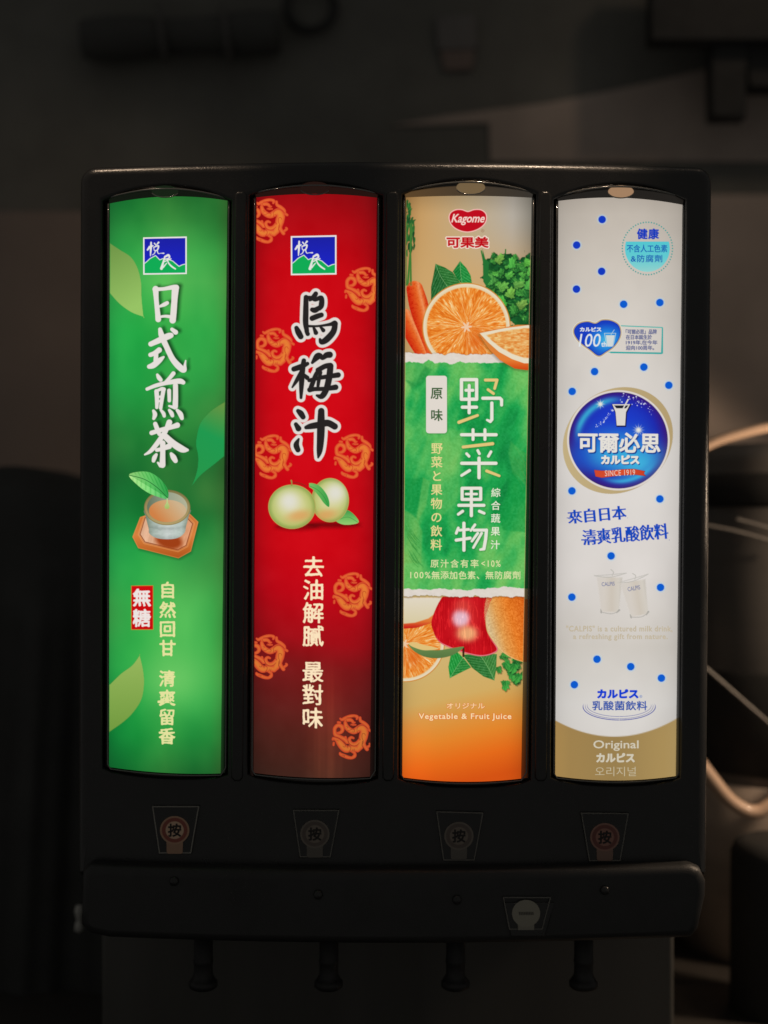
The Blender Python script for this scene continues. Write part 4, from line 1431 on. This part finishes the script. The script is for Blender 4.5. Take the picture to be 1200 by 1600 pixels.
orange_slice('printed_orange_slice', 632, 1006, 63, 2, lambda X, Y: under(X, Y) * sm(.5, -.5, (Y - 1004) - 62), squash=.95, label='orange slice at the lower left')
# orange on the right
pa = Paint(756, 926, 838, 1040, 0.6)
d = pa.ell(824, 962, 66, 74, -20)
c = lerp3([(0, (206, 190, 152)), (.16, (214, 178, 124)), (.34, (222, 152, 76)), (.6, (226, 122, 38)), (1, (212, 96, 22))], (pa.X - 758) / 76 - (pa.Y - 985) / 260)
c = c + (fbm(pa.X / 1.8, pa.Y / 1.8, 2)[..., None] - .5) * np.array([44, 50, 44])
pa.fill(pa.aa(d) * under(pa.X, pa.Y), c)
pa.fill(pa.aa(np.abs(d + .6) - .5) * under(pa.X, pa.Y) * .8, (230, 186, 128))
put3('printed_orange', pa, 4)
# red apple
pa = Paint(668, 926, 782, 1030, 0.6)
ap = Q([(250, 400), (330, 235), (440, 200), (560, 200), (680, 225), (660, 300), (636, 400), (650, 500), (720, 605), (690, 645), (600, 664), (480, 640), (370, 600), (300, 560), (262, 490)])
d = pa.poly(ap, True)
c = np.broadcast_to(np.array([190, 10, 22.]), pa.rgb.shape) + (fbm(pa.X / 14, pa.Y / 20, 3)[..., None] - .5) * np.array([40, 20, 20])


def glow(cx, cy, rx, ry, col, m, pw=1.4):
    global c
    h = np.exp(-((((pa.X - cx) / rx) ** 2 + ((pa.Y - cy) / ry) ** 2) ** pw))[..., None] * m
    c = c * (1 - h) + np.array(col) * h


glow(727, 965, 22, 36, (214, 60, 54), .6)
glow(720, 966, 14, 15, (226, 190, 206), .95, 2.2)
glow(730, 990, 17, 13, (232, 176, 120), .9, 1.8)
glow(722, 946, 12, 10, (206, 70, 60), .6)
c = c + (np.abs(fbm(pa.X / 3, pa.Y / 30, 2) - .5) < .05)[..., None] * np.array([22, 14, 10])
pa.fill(pa.aa(d) * under(pa.X, pa.Y), c)
pa.fill(pa.aa(np.abs(d + .9) - .8) * under(pa.X, pa.Y) * sm(985, 1012, pa.Y), (222, 122, 136))
pa.fill(pa.aa(pa.strokes([[(724, 1012, 3), (724, 1025, 3.4)]])), (66, 32, 18))
put3('printed_apple', pa, 4)
# pale apple wedge at the left and an avocado-green slice edge
pa = Paint(624, 926, 696, 990, 0.6)
sk = Q([(20, 245), (325, 245), (340, 300), (310, 370), (240, 430), (140, 462), (20, 470)])
d = pa.poly(sk)
pa.fill(pa.aa(d) * under(pa.X, pa.Y), lerp3([(0, (226, 150, 80)), (.6, (222, 116, 48)), (1, (196, 30, 24))], (pa.Y - 955) / 26))
fl = Q([(20, 245), (318, 245), (318, 300), (285, 350), (225, 395), (130, 425), (20, 435)])
pa.fill(pa.aa(pa.poly(fl), .9) * under(pa.X, pa.Y), lerp3([(0, (222, 212, 192)), (1, (214, 200, 160))], (pa.Y - 935) / 40))
put3('printed_apple_wedge', pa, 3)
pa = Paint(636, 996, 726, 1032, 0.6)
d = pa.poly(Q([(85, 575), (180, 612), (300, 620), (400, 605), (480, 598), (400, 655), (300, 678), (200, 668), (120, 625)]), True)
pa.fill(pa.aa(d), lerp3([(0, (110, 140, 78)), (1, (88, 118, 66))], (pa.Y - 1006) / 20))
d2 = pa.poly(Q([(85, 575), (120, 562), (200, 585), (300, 610), (200, 622), (120, 600)]), True)
pa.fill(pa.aa(d2), (222, 190, 120))
put3('printed_green_slice', pa, 5)

L = Letters()
OR = (232, 120, 40)
L.box('オリジナル', 697.2, 1098.0, 758.2, 1107.8, (226, 110, 40), 0.05, space=1.05)
L.box('Vegetable & Fruit Juice', 653.4, 1114.0, 799.8, 1126.8, (222, 104, 34), 0.075, space=1.12)
L.put('footer_outline', 2, 2, pj)
L = Letters()
L.box('オリジナル', 698, 1098.4, 757.4, 1107.2, (246, 222, 172), 0.012, space=1.05)
L.box('Vegetable & Fruit Juice', 654.2, 1114.5, 799, 1126.2, (246, 222, 172), 0.02, space=1.12)
L.put('footer_lettering', 2, 3, pj)
# ================================================================== panel 4: cultured milk drink


def film_white(X, Y, u, v):
    g = lerp3([(300, (172, 163, 152)), (335, (190, 181, 170)), (420, (203, 195, 185)), (700, (221, 216, 211)), (900, (219, 213, 208)), (1010, (207, 201, 193)), (1100, (216, 212, 207)), (1220, (206, 200, 194))], Y)
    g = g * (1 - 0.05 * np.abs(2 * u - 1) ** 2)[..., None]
    g = g + (fbm(X / 50, Y / 60, 3)[..., None] - .5) * 10
    arc = 1151 - ((X - 963) / 97) ** 2 * 28 + (X - 963) * -.018
    m = np.clip((Y - arc) / 1.6 + .5, 0, 1)[..., None]
    tn = lerp3([(0, (172, 138, 82)), (.12, (158, 128, 78)), (.5, (150, 124, 78)), (.9, (168, 140, 88)), (1, (176, 148, 96))], u)
    tn = tn + (sm(1120, 1160, Y))[..., None] * np.array([2, 2, 0])
    return g * (1 - m) + tn * m


film(3, film_white, 120, 620)
pw = panels[3]


def put4(name, pa, layer, label=None):
    return put(name, pa, 3, layer, pw, label=label)


DOTS = [(940.8, 343), (901, 383), (940, 424), (900.7, 451.8), (974.4, 475.4), (1031, 472.8), (929, 580.6), (1006, 573.6), (1045, 602), (894, 611.6), (893.6, 767), (1031, 779.6), (954.8, 868.6),
        (893.5, 933), (1032, 917.8), (932.8, 1030), (985.5, 1041.6), (1033.4, 1059.5), (897.4, 1069.8)]
for i, (x, y) in enumerate(DOTS):
    pa = Paint(x - 10, y - 10, x + 10, y + 10, 0.6)
    d = pa.ell(x, y, 5.9, 5.9)
    pa.fill(blob(d - 1.8, 1.8) * .6, (168, 202, 220))
    top = y < 470
    pa.fill(pa.aa(d), (16, 56, 188) if top else (8, 90, 204))
    put4('blue_dot', pa, 1)

# health badge
pa = Paint(966, 342, 1056, 434, 0.5)
cx, cy = 1011.5, 388.3
for i in range(58):
    a = 2 * math.pi * i / 58
    pa.fill(pa.aa(pa.ell(cx + 39.2 * math.cos(a), cy + 41.0 * math.sin(a), 1.15, 1.15), .4), (70, 158, 152))
d = pa.ell(cx, cy, 35, 36.5)
m = pa.aa(np.maximum(d, 377.5 - pa.Y))
pa.fill(m, lerp3([(0, (82, 196, 206)), (.5, (96, 200, 206)), (1, (146, 208, 204))], (pa.Y - 378) / 48))
put4('round_badge', pa, 1)
L = Letters()
BL = (14, 56, 184)
L.box('健康', 995, 357.0, 1029.5, 374, BL, 0.035, space=1.12)
L.box('不含人工色素', 979.2, 382.4, 1042.6, 394.4, (6, 76, 172), 0.012)
L.box('&防腐劑', 985.5, 398.2, 1034.6, 410, (6, 76, 172), 0.012, space=1.12)
L.put('badge_lettering', 3, 3, pw)

# anniversary heart with its box of text
B = lambda p: TP(p, 860, 280, 5.333)
pa = Paint(892, 494, 1040, 560, 0.5)
bx = pa.poly(B([(500, 1218), (932, 1236), (930, 1450), (480, 1441)]))
pa.fill(pa.aa(np.abs(bx) - .8), (70, 178, 168))
bx2 = pa.poly(B([(930, 1236), (938, 1240), (938, 1452), (924, 1458), (500, 1450), (500, 1438), (922, 1444)]))
pa.fill(pa.aa(bx2), (48, 164, 158))
heart = B([(400, 1470), (330, 1420), (250, 1360), (205, 1300), (200, 1250), (240, 1205), (310, 1190), (375, 1205), (430, 1178), (500, 1180), (560, 1210), (582, 1260), (575, 1320), (530, 1390), (460, 1440)])
d = pa.poly(heart, True)
pa.fill(pa.aa(d - 3.0), (222, 216, 206))
pa.fill(pa.aa(d - 1.8), (186, 164, 122))
c = lerp3([(0, (72, 190, 222)), (.5, (32, 128, 216)), (1, (22, 60, 188))], np.hypot((pa.X - 948) / 34, (pa.Y - 532) / 28))
pa.fill(pa.aa(d), c)
pa.fill(pa.aa(np.abs(d + .6) - .6) * .6, (24, 44, 160))
gl = pa.poly(B([(462, 1300), (536, 1300), (518, 1395), (474, 1395)]))
pa.fill(pa.aa(gl), (206, 214, 214))
pa.fill(pa.aa(pa.strokes([[(x, y, .9) for x, y in B([(450, 1284), (545, 1284)])], [(x, y, .9) for x, y in B([(505, 1295), (532, 1255)])], [(x, y, .9) for x, y in B([(450, 1284), (470, 1390)])], [(x, y, .9) for x, y in B([(545, 1284), (522, 1390)])]], False)), (206, 214, 214))
put4('heart_badge', pa, 1)
L = Letters()
L.box('カルピス', 906, 511.3, 939.5, 518.2, (220, 226, 228), 0.05)
L.box('100', 904, 521.5, 938.5, 542, (220, 226, 228), 0.004, 0.18)
L.box('th', 939.3, 533.8, 947.5, 542, (220, 226, 228), 0.02)
L.put('badge_lettering', 3, 3, pw)
L = Letters()
TX = (16, 52, 128)
L.box('「可爾必思」品牌', 977.5, 514.6, 1026, 522.2, TX, 0.022)
L.box('在日本誕生於', 977.8, 523.2, 1018.5, 530.6, TX, 0.022)
L.box('1919年,在今年', 977.8, 531.6, 1027, 539, TX, 0.02)
L.box('迎向100周年。', 977.8, 539.8, 1022, 547.2, TX, 0.02)
L.put('note_lettering', 3, 3, pw)

# large round emblem
B = lambda p: TP(p, 860, 560, 5)
pa = Paint(874, 602, 1056, 774, 0.7)
o_ = pa.ell(965.4, 688.3, 90, 79, -38)
pa.fill(pa.aa(o_), lerp3([(0, (192, 172, 128)), (1, (178, 156, 112))], (pa.X - 880) / 170))
pa.fill(pa.aa(pa.ell(966.2, 688, 80.2, 78.4)), (218, 210, 204))
put4('tan_crescent', pa, 1)
pa = Paint(886, 610, 1046, 766, 0.6)
d = pa.ell(966.2, 688, 77.2, 75.4)
r = np.hypot((pa.X - 966) / 77, (pa.Y - 688) / 75.4)
c = lerp3([(0, (40, 120, 208)), (.5, (28, 78, 196)), (.8, (28, 40, 168)), (.95, (50, 22, 128)), (1, (58, 24, 104))], r)


def gl_(cx, cy, rx, ry, rot, col, m):
    global c
    q, s_ = math.cos(math.radians(rot)), math.sin(math.radians(rot))
    dx, dy = pa.X - cx, pa.Y - cy
    h = np.exp(-(((dx * q + dy * s_) / rx) ** 2 + ((-dx * s_ + dy * q) / ry) ** 2))[..., None] * m
    c = c * (1 - h) + np.array(col) * h


gl_(966, 652, 50, 22, 0, (26, 50, 196), .8)
gl_(966, 712, 64, 24, 0, (60, 186, 220), .75)
gl_(998, 728, 34, 20, -25, (70, 200, 226), .7)
arcd = np.abs(np.hypot((pa.X - 968) / 66, (pa.Y - 686) / 62) - 1)
am = np.exp(-(arcd / .085) ** 2) * sm(700, 660, pa.Y) * sm(985, 940, pa.X)
c = c * (1 - am[..., None] * .8) + np.array([60, 190, 214]) * am[..., None] * .8
arcd = np.abs(np.hypot((pa.X - 966) / 66, (pa.Y - 690) / 62) - 1)
am = np.exp(-(arcd / .06) ** 2) * sm(715, 745, pa.Y) * sm(930, 975, pa.X)
c = c * (1 - am[..., None] * .8) + np.array([60, 180, 222]) * am[..., None] * .8
gl_(900, 722, 20, 30, 20, (24, 72, 196), .6)
pa.fill(pa.aa(d), c)
for i in range(90):
    t = rs.rand()
    if i < 45:
        x, y = 928 + 30 * t, 668 - 30 * t + 2 * rs.randn() + 4 * math.sin(t * 3)
    else:
        x, y = 968 + 54 * t, 624 + 20 * t * t + 4.5 * rs.randn()
    q = .35 + 1.0 * rs.rand() ** 3
    pa.fill(pa.aa(pa.ell(x, y, q, q), .4) * .9, (216, 222, 236))


def star(cx, cy, R, n):
    th = np.arctan2(pa.Y - cy, pa.X - cx)
    r = np.hypot(pa.X - cx, pa.Y - cy)
    k = np.abs(np.cos(th * n / 2)) ** 10
    pa.fill(np.clip(1.1 - r / (R * (.38 + .62 * k)), 0, 1) ** .8, (226, 222, 214))
    pa.fill(np.exp(-(r / (R * .42)) ** 2), (230, 226, 216))


star(938, 631.5, 8.5, 8)
star(997.5, 672, 10.5, 12)
put4('blue_emblem', pa, 2)
pa = Paint(950, 618, 992, 672, 0.5)
cupo = B([(482, 358), (622, 358), (590, 420), (583, 525), (517, 525), (508, 420)])
pa.fill(pa.aa(pa.poly([(x + .6, y + 1.0) for x, y in cupo]) - 1.2), (24, 24, 70))
pa.fill(pa.aa(pa.poly(cupo)), (218, 212, 204))
pa.fill(pa.aa(pa.poly(B([(497, 368), (608, 368), (590, 390), (515, 390)]))), (24, 28, 40))
pa.fill(pa.aa(pa.strokes([[(x, y, 2.2) for x, y in B([(568, 392), (606, 322)])]], False)), (216, 212, 206))
put4('cup_emblem', pa, 4)
L = Letters()
L.box('可爾必思', 904.4, 677.8, 1033.2, 709.6, (22, 62, 140), 0.034, skew=0.012)
L.box('カルピス', 940.0, 712.4, 1000, 726.8, (22, 62, 140), 0.06)
L.put('name_shadow', 3, 4, pw)
L = Letters()
L.box('可爾必思', 902.8, 675.8, 1031.6, 707.6, (226, 222, 214), 0.028, skew=0.012)
L.box('カルピス', 939, 711, 998.8, 725.4, (226, 222, 214), 0.06)
L.put('name_lettering', 3, 5, pw)
pa = Paint(926, 730, 1012, 748, 0.5)
rb = B([(342, 872), (400, 878), (480, 876), (560, 868), (650, 864), (738, 882), (728, 898), (742, 918), (660, 908), (560, 912), (480, 922), (400, 932), (352, 922)])
pa.fill(pa.aa(pa.poly(rb) - .5), (70, 40, 60))
pa.fill(pa.aa(pa.poly(rb)), lerp3([(0, (206, 70, 44)), (.5, (216, 78, 42)), (1, (200, 62, 36))], (pa.X - 928) / 80))
put4('red_ribbon', pa, 4)
L = Letters()
L.box('SINCE 1919', 945, 734.2, 992, 743.4, (232, 206, 190), 0.0, space=1.1, rot=-1.8)
L.put('ribbon_lettering', 3, 5, pw)
L = Letters()
L.box('來自日本', 887, 793.0, 978.6, 815.6, (14, 70, 184), 0.022, rot=-5.0)
L.box('清爽乳酸飲料', 910, 822.0, 1044, 847.6, (14, 70, 184), 0.018, rot=-4.6)
L.put('slogan_lettering', 3, 2, pw, ming=True)

# two pale glasses


def glass_print(cx, cy, rot, label):
    pa = Paint(cx - 34, cy - 40, cx + 34, cy + 40, 0.6)
    q, s_ = math.cos(math.radians(rot)), math.sin(math.radians(rot))
    R = lambda pts: [(cx + x * q - y * s_, cy + x * s_ + y * q) for x, y in pts]
    body = R([(-20, -26), (20, -26), (15, 28), (-12, 28)])
    d = pa.poly(body)
    lx = ((pa.X - cx) * q + (pa.Y - cy) * s_)
    c = lerp3([(-20, (206, 199, 191)), (-8, (208, 200, 190)), (4, (200, 190, 176)), (14, (206, 199, 188)), (20, (190, 184, 174))], lx)
    pa.fill(pa.aa(d, 1.2) * .85, c)
    pa.fill(pa.aa(pa.strokes([[(x, y, 1.0) for x, y in R([(-24, -28), (0, -30), (26, -33)])], [(x, y, 1.2) for x, y in R([(-24, -28), (0, -26), (26, -33)])], [(x, y, 1.4) for x, y in R([(4, -29), (6, -34), (2, -38)])]])) * .75, (174, 172, 164))
    pa.fill(pa.aa(pa.strokes([[(x, y, w) for (x, y), w in zip(R([(-13, 24), (-12, 29)]), (1, 3))], [(x, y, 1.0) for x, y in R([(-10, 29), (4, 31), (14, 27)])], [(x, y, w) for (x, y), w in zip(R([(12, 29), (16, 25)]), (1.6, 3))]])) * .7, (150, 148, 142))
    put4('printed_glass', pa, 1, label)


glass_print(952, 928, 1, 'left pale glass')
glass_print(993, 934, -10, 'right pale glass, tilted')
L = Letters()
L.box('CALPIS', 940, 909.3, 960.2, 915.4, (74, 92, 150), 0.0, rot=-3)
L.box('CALPIS', 980.5, 915.8, 1000, 922.4, (74, 92, 150), 0.0, rot=-10)
L.put('glass_lettering', 3, 3, pw)
L = Letters()
PT = (190, 176, 148)
L.box('"CALPIS" is a cultured milk drink,', 884.5, 977.5, 1050.5, 988, PT, 0.015, space=1.1)
L.box('a refreshing gift from nature.', 895.5, 990.2, 1043, 1001, PT, 0.015, space=1.1)
L.put('note_lettering', 3, 2, pw)
L = Letters()
L.box('カルピス', 933, 1076.6, 997.6, 1091.2, (6, 60, 206), 0.06)
L.char('®', 1002, 1088, 6, (60, 110, 190), 0)
L.box('乳酸菌飲料', 925.2, 1095.0, 1011.2, 1109.8, (4, 70, 164), 0.02, space=1.06)
L.put('name_lettering', 3, 3, pw)
pa = Paint(906, 1094, 1030, 1130, 0.5)
for (rx, ry, w, yo) in ((56.5, 21, 1.0, 0), (50, 17, .55, -1.5), (53, 19.4, .5, -.5)):
    d = np.abs(pa.ell(967.5, 1104 + yo, rx, ry)) - w * .6
    gate = sm(1096 + 2, 1106, pa.Y) * (np.abs(pa.X - 967.5) > 0)
    pa.fill(pa.aa(d, .4) * gate, (52, 66, 158))
put4('ripple_rings', pa, 1)
L = Letters()
L.box('Original', 927.0, 1156.6, 997.8, 1173.2, (206, 198, 178), 0.016)
L.box('カルピス', 931.6, 1176.4, 991.8, 1191.2, (206, 198, 178), 0.05)
L.box('오리지널', 929.8, 1198.0, 993.6, 1212.6, (196, 184, 154), -0.004)
L.put('footer_lettering', 3, 2, pw)

# reflection of the print in the cover sides, painted as a dim glowing strip
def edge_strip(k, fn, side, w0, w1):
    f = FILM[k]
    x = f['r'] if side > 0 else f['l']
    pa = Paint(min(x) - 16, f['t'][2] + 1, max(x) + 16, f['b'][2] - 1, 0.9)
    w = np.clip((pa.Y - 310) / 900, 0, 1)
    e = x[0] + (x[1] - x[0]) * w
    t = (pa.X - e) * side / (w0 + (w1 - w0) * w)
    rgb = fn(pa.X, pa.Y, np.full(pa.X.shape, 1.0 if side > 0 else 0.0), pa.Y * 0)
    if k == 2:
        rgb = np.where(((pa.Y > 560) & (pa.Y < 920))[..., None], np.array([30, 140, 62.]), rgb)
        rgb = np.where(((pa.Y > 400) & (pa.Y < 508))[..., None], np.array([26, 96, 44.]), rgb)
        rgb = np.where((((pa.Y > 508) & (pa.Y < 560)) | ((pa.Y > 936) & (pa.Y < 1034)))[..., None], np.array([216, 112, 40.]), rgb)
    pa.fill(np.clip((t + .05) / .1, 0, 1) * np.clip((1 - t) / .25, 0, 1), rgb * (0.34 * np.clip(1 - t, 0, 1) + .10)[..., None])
    put('painted_reflection', pa, k, 1, panels[k], surf=PANEL[k])


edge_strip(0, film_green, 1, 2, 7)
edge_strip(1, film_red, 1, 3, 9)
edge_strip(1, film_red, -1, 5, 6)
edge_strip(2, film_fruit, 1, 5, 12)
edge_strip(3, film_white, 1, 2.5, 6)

# ================================================================== what stands behind
WALL_Y = 0.62


def structure(o):
    o['kind'] = 'structure'
    return o


def board(name, px_pts, y, depth, material, parent=None, bevel=0.002):
    P = W(np.array(px_pts, float)[:, 0], np.array(px_pts, float)[:, 1], y)
    return slab(name, densify(P[:, [0, 2]], 0.5), [], depth, min(bevel, depth * .3), bevel, lambda x: np.asarray(x) * 0 + y, material, parent, cuts=2)


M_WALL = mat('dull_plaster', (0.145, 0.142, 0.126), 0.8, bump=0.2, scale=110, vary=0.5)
M_WARM = mat('warm_wall_tone', (0.44, 0.36, 0.31), 0.75, bump=0.2, scale=110, vary=0.4)
M_BLACK = mat('soft_black', (0.026, 0.026, 0.025), 0.7, bump=0.2, scale=80, vary=0.3)
M_STEEL = mat('brushed_steel', (0.19, 0.178, 0.165), 0.45, metal=0.3, scale=90, vary=0.2, aniso=(1, 1, 12))
M_TAN = mat('tan_varnished_wood', (0.80, 0.56, 0.40), 0.35, scale=40, vary=0.15, coat=0.3)
M_CLOTH = mat('black_cloth', (0.055, 0.056, 0.054), 0.9, bump=0.3, scale=300, vary=0.3)

structure(board('back_wall', [(-1500, -1200), (2700, -1200), (2700, 3200), (-1500, 3200)], WALL_Y, 0.05, M_WALL))
structure(board('wall_patch', [(610, 196), (700, 180), (860, 160), (1000, 132), (1110, 106), (1700, 20), (1700, 252), (766, 252), (764, 192)], WALL_Y - 0.003, 0.0025, M_WARM))  # patch of light on the wall, put in as a paler board
structure(board('wall_patch', [(900, 304), (1700, 304), (1700, 1500), (900, 1500)], WALL_Y - 0.003, 0.0025, M_WARM))
structure(board('wall_patch', [(-900, 330), (260, 330), (260, 1300), (-900, 1300)], WALL_Y - 0.003, 0.0025, mat('brown_plaster', (0.27, 0.215, 0.185), 0.8, bump=0.2, scale=60, vary=0.3)))  # darker brown than the warm wall pieces
cp = W(600, 2060, 0.0)
structure(board('counter', [(-1200, 2062), (2400, 2062), (2400, 2400), (-1200, 2400)], -0.25, 0.9, mat('dark_counter', (0.05, 0.045, 0.04), 0.4, bump=0.1, vary=0.3)))

# pale little box on the wall above the dispenser
wb = thing('wall_box', 'small pale grey box fixed to the dark wall above the fruit panel', 'box', tuple(W(712, 70, 0.6)))
WB = []
M_BOX = mat('dull_grey_box', (0.16, 0.15, 0.145), 0.7, vary=0.2, scale=60)
M_BOX2 = mat('dull_pink_box', (0.20, 0.15, 0.13), 0.7, vary=0.2, scale=60)
WB.append(board('cover', [(682, 26), (744, 22), (746, 76), (684, 78)], 0.612, 0.008, M_BOX))
WB.append(board('base', [(688, 78), (742, 76), (738, 108), (694, 110)], 0.614, 0.006, M_BOX2))
for o_b in WB:
    o_b.parent = wb
    o_b.matrix_parent_inverse = Matrix.Translation(-Vector(wb.location))

# wall bracket, upper right
br = thing('wall_bracket', 'black angular bracket hanging in the upper right corner on the wall', 'bracket', tuple(W(1140, 60, 0.55)))
inv = Matrix.Translation(-Vector(br.location))


def sub(o, parent):
    o.parent = parent
    o.matrix_parent_inverse = Matrix.Translation(-Vector(parent.location))
    return o


sub(board('mounting_plate', [(1018, -120), (1400, -120), (1400, 62), (1018, 62)], 0.53, 0.03, M_BLACK), br)
sub(board('upright_arm', [(1113, 40), (1167, 40), (1167, 182), (1113, 182)], 0.545, 0.03, M_BLACK), br)
sub(board('side_arm', [(1160, 40), (1400, 40), (1400, 136), (1172, 136)], 0.552, 0.03, M_BLACK), br)

# pipe bundle, upper left
pb = thing('pipe_bundle', 'dark pipe run held by two pale straps on the wall at the upper left', 'pipe', tuple(W(280, 50, 0.56)))
P0, P1 = W(130, 62, 0.592), W(436, 50, 0.592)
t = np.linspace(0, 1, 16)[:, None]
sub(tube('pipe', P0 + (P1 - P0) * t, 0.024 + 0.003 * np.sin(t[:, 0] * 9), mat('dark_lagging', (0.06, 0.06, 0.056), 0.8, bump=0.3, scale=60, vary=0.3), None, 14), pb)
for px_ in (246, 346):
    a = np.linspace(0, math.pi, 14)
    c0 = W(px_, 54, 0.592)
    pts = np.stack([c0[0] + 0.012 * np.sin(a * .5), c0[1] - 0.027 * np.sin(a), c0[2] + 0.034 * np.cos(a)], 1)
    sub(tube('strap', pts, 0.0035, mat('pale_strap', (0.09, 0.085, 0.08), 0.6), None, 8), pb)
a = np.linspace(0, 2 * math.pi, 28)
c0 = W(485, 10, 0.605)
sub(tube('hose_loop', np.stack([c0[0] + 0.03 * np.cos(a), c0[1] + 0 * a, c0[2] + 0.03 * np.sin(a)], 1), 0.006, M_BLACK, None, 8), pb)

# steel urn on the right
uc = W(1232, 1000, 0.42)
urn = thing('steel_urn', 'dark steel barrel with tan curved handles beside the right edge of the dispenser', 'urn', (float(uc[0]), 0.42, float(W(1232, 1560, 0.42)[2])))
ux, uy, uz = urn.location


def zz(py, y=0.28):
    return float(W(1200, py, y)[2])


def ulathe(name, prof, material):
    o = lathe(name, [(r, z - uz) for r, z in prof], material, urn, 48)
    return o


R0 = 0.145
ulathe('drum', [(0.001, zz(690)), (R0 - .012, zz(690)), (R0 - .004, zz(720)), (R0 - .004, zz(790)), (R0, zz(800)), (R0, zz(1050)), (R0, zz(1235)), (R0 - 0.02, zz(1400)), (R0 - .04, zz(1560)), (0.001, zz(1560))], M_STEEL)
ulathe('shoulder_band', [(R0 - .002, zz(738)), (R0 + .004, zz(744)), (R0 + .004, zz(786)), (R0 - .002, zz(792))], M_BLACK)
ulathe('lower_drum', [(R0 + .0005, zz(1236)), (R0 + .002, zz(1238)), (R0 - 0.012, zz(1400)), (R0 - .03, zz(1560)), (0.001, zz(1562))], mat('warm_steel', (0.68, 0.57, 0.48), 0.5, metal=0.2, scale=90, vary=0.3, aniso=(1, 1, 6)))


def utube(name, pts, y, r, material):
    q = spline(np.array(pts, float), False, 8)
    P = W(q[:, 0], q[:, 1], y)
    return sub(tube(name, P, r, material, None, 12), urn)


ulathe('front_panel', [(R0 + .001, zz(1056)), (R0 + .0025, zz(1062)), (R0 + .0025, zz(1216)), (R0 + .001, zz(1220))], M_BLACK)

utube('rim_handle', [(1075, 712), (1113, 692), (1152, 679), (1200, 668), (1262, 663), (1330, 668), (1400, 684)], 0.265, 0.0050, M_TAN)
utube('bail_handle', [(1070, 1160), (1104, 1206), (1136, 1246), (1160, 1264), (1178, 1269), (1196, 1263), (1226, 1240), (1262, 1190)], 0.262, 0.0068, M_TAN)
utube('strap', [(1095, 1038), (1112, 1052), (1160, 1094), (1215, 1142)], 0.268, 0.0018, M_STEEL)
utube('ridge', [(1150, 811), (1180, 819), (1230, 834)], 0.271, 0.0016, M_STEEL)
utube('ridge', [(1095, 819), (1150, 830), (1200, 844), (1240, 856)], 0.271, 0.0016, M_STEEL)

# black canister in front of the urn, lower right
kx = W(1215, 1600, 0.22)
can = lathe('black_canister', [(0.0001, 0), (0.03, 0), (0.04, -.004), (0.0445, -.014), (0.0445, -.30), (0.0001, -.30)], M_BLACK, None, 40, (float(kx[0]), 0.22, float(W(1215, 1318, 0.2)[2])))
can['label'] = 'black rounded canister standing in front of the steel barrel at lower right'
can['category'] = 'canister'
post = lathe('steel_post', [(0.0001, 0.42), (0.0075, 0.42), (0.0085, 0.40), (0.0085, -.4), (0.0001, -.4)], M_STEEL, None, 24, (float(W(1072, 1500, 0.2)[0]), 0.30, float(W(1072, 1660, 0.2)[2])))
post['label'] = 'thin steel post standing behind the lower right corner of the dispenser'
post['category'] = 'post'

# cloth covered machine on the left
cl = Paint(-200, 0, -190, 10, 5)
nx, nz = 60, 70
u, v = np.meshgrid(np.linspace(-1, 1, nx), np.linspace(0, 1, nz))
top = 732 + 16 * sm(-.2, .8, u) + 4 * np.sin(u * 5)
px_ = 60 + u * 130 * (1 + .12 * v)
py_ = top + (2100 - top) * v
dep = 0.36 - 0.10 * np.sqrt(np.clip(v * 6, 0, 1)) - 0.006 * np.sin(u * 7 + 3 * v + .6) * sm(0, .3, v) - 0.002 * np.sin(u * 19 + v * 9) * sm(.05, .4, v)
P = np.empty((nz, nx, 3))
for i in range(nz):
    for j in range(nx):
        P[i, j] = W(px_[i, j], py_[i, j], float(dep[i, j]))
front = P.reshape(-1, 3)
back = front.copy()
back[:, 1] = 0.50
idx = np.arange(nx * nz).reshape(nz, nx)
F = np.stack([idx[:-1, :-1], idx[1:, :-1], idx[1:, 1:], idx[:-1, 1:]], -1).reshape(-1, 4).tolist()
nb = nx * nz
edge = list(idx[0, :]) + list(idx[1:, -1]) + list(idx[-1, -2::-1]) + list(idx[-2:0:-1, 0])
for a_, b_ in zip(edge, edge[1:] + edge[:1]):
    F.append([a_, b_, b_ + nb, a_ + nb])
o = link('covered_machine', mesh_from(np.concatenate([front, back]), F, 'covered_machine'), M_CLOTH, None, smooth=True)
o['label'] = 'machine under a black cloth standing left of the dispenser'
o['category'] = 'covered machine'

# small pale knob low on the left
kp = W(124, 1424, 0.18)
kn = thing('tap_knob', 'small pale blurred tap knob at the lower left behind the dispenser', 'knob', tuple(kp))
M_KNOB = mat('pale_knob', (0.55, 0.54, 0.50), 0.3)
lathe('knob_cap', [(0.0001, .006), (.0035, .005), (.0045, 0), (.0035, -.004), (.0025, -.009)], M_KNOB, kn, 18)
lathe('knob_stem', [(.0025, -.009), (.004, -.012), (.0045, -.017), (.0001, -.020)], M_KNOB, kn, 18)
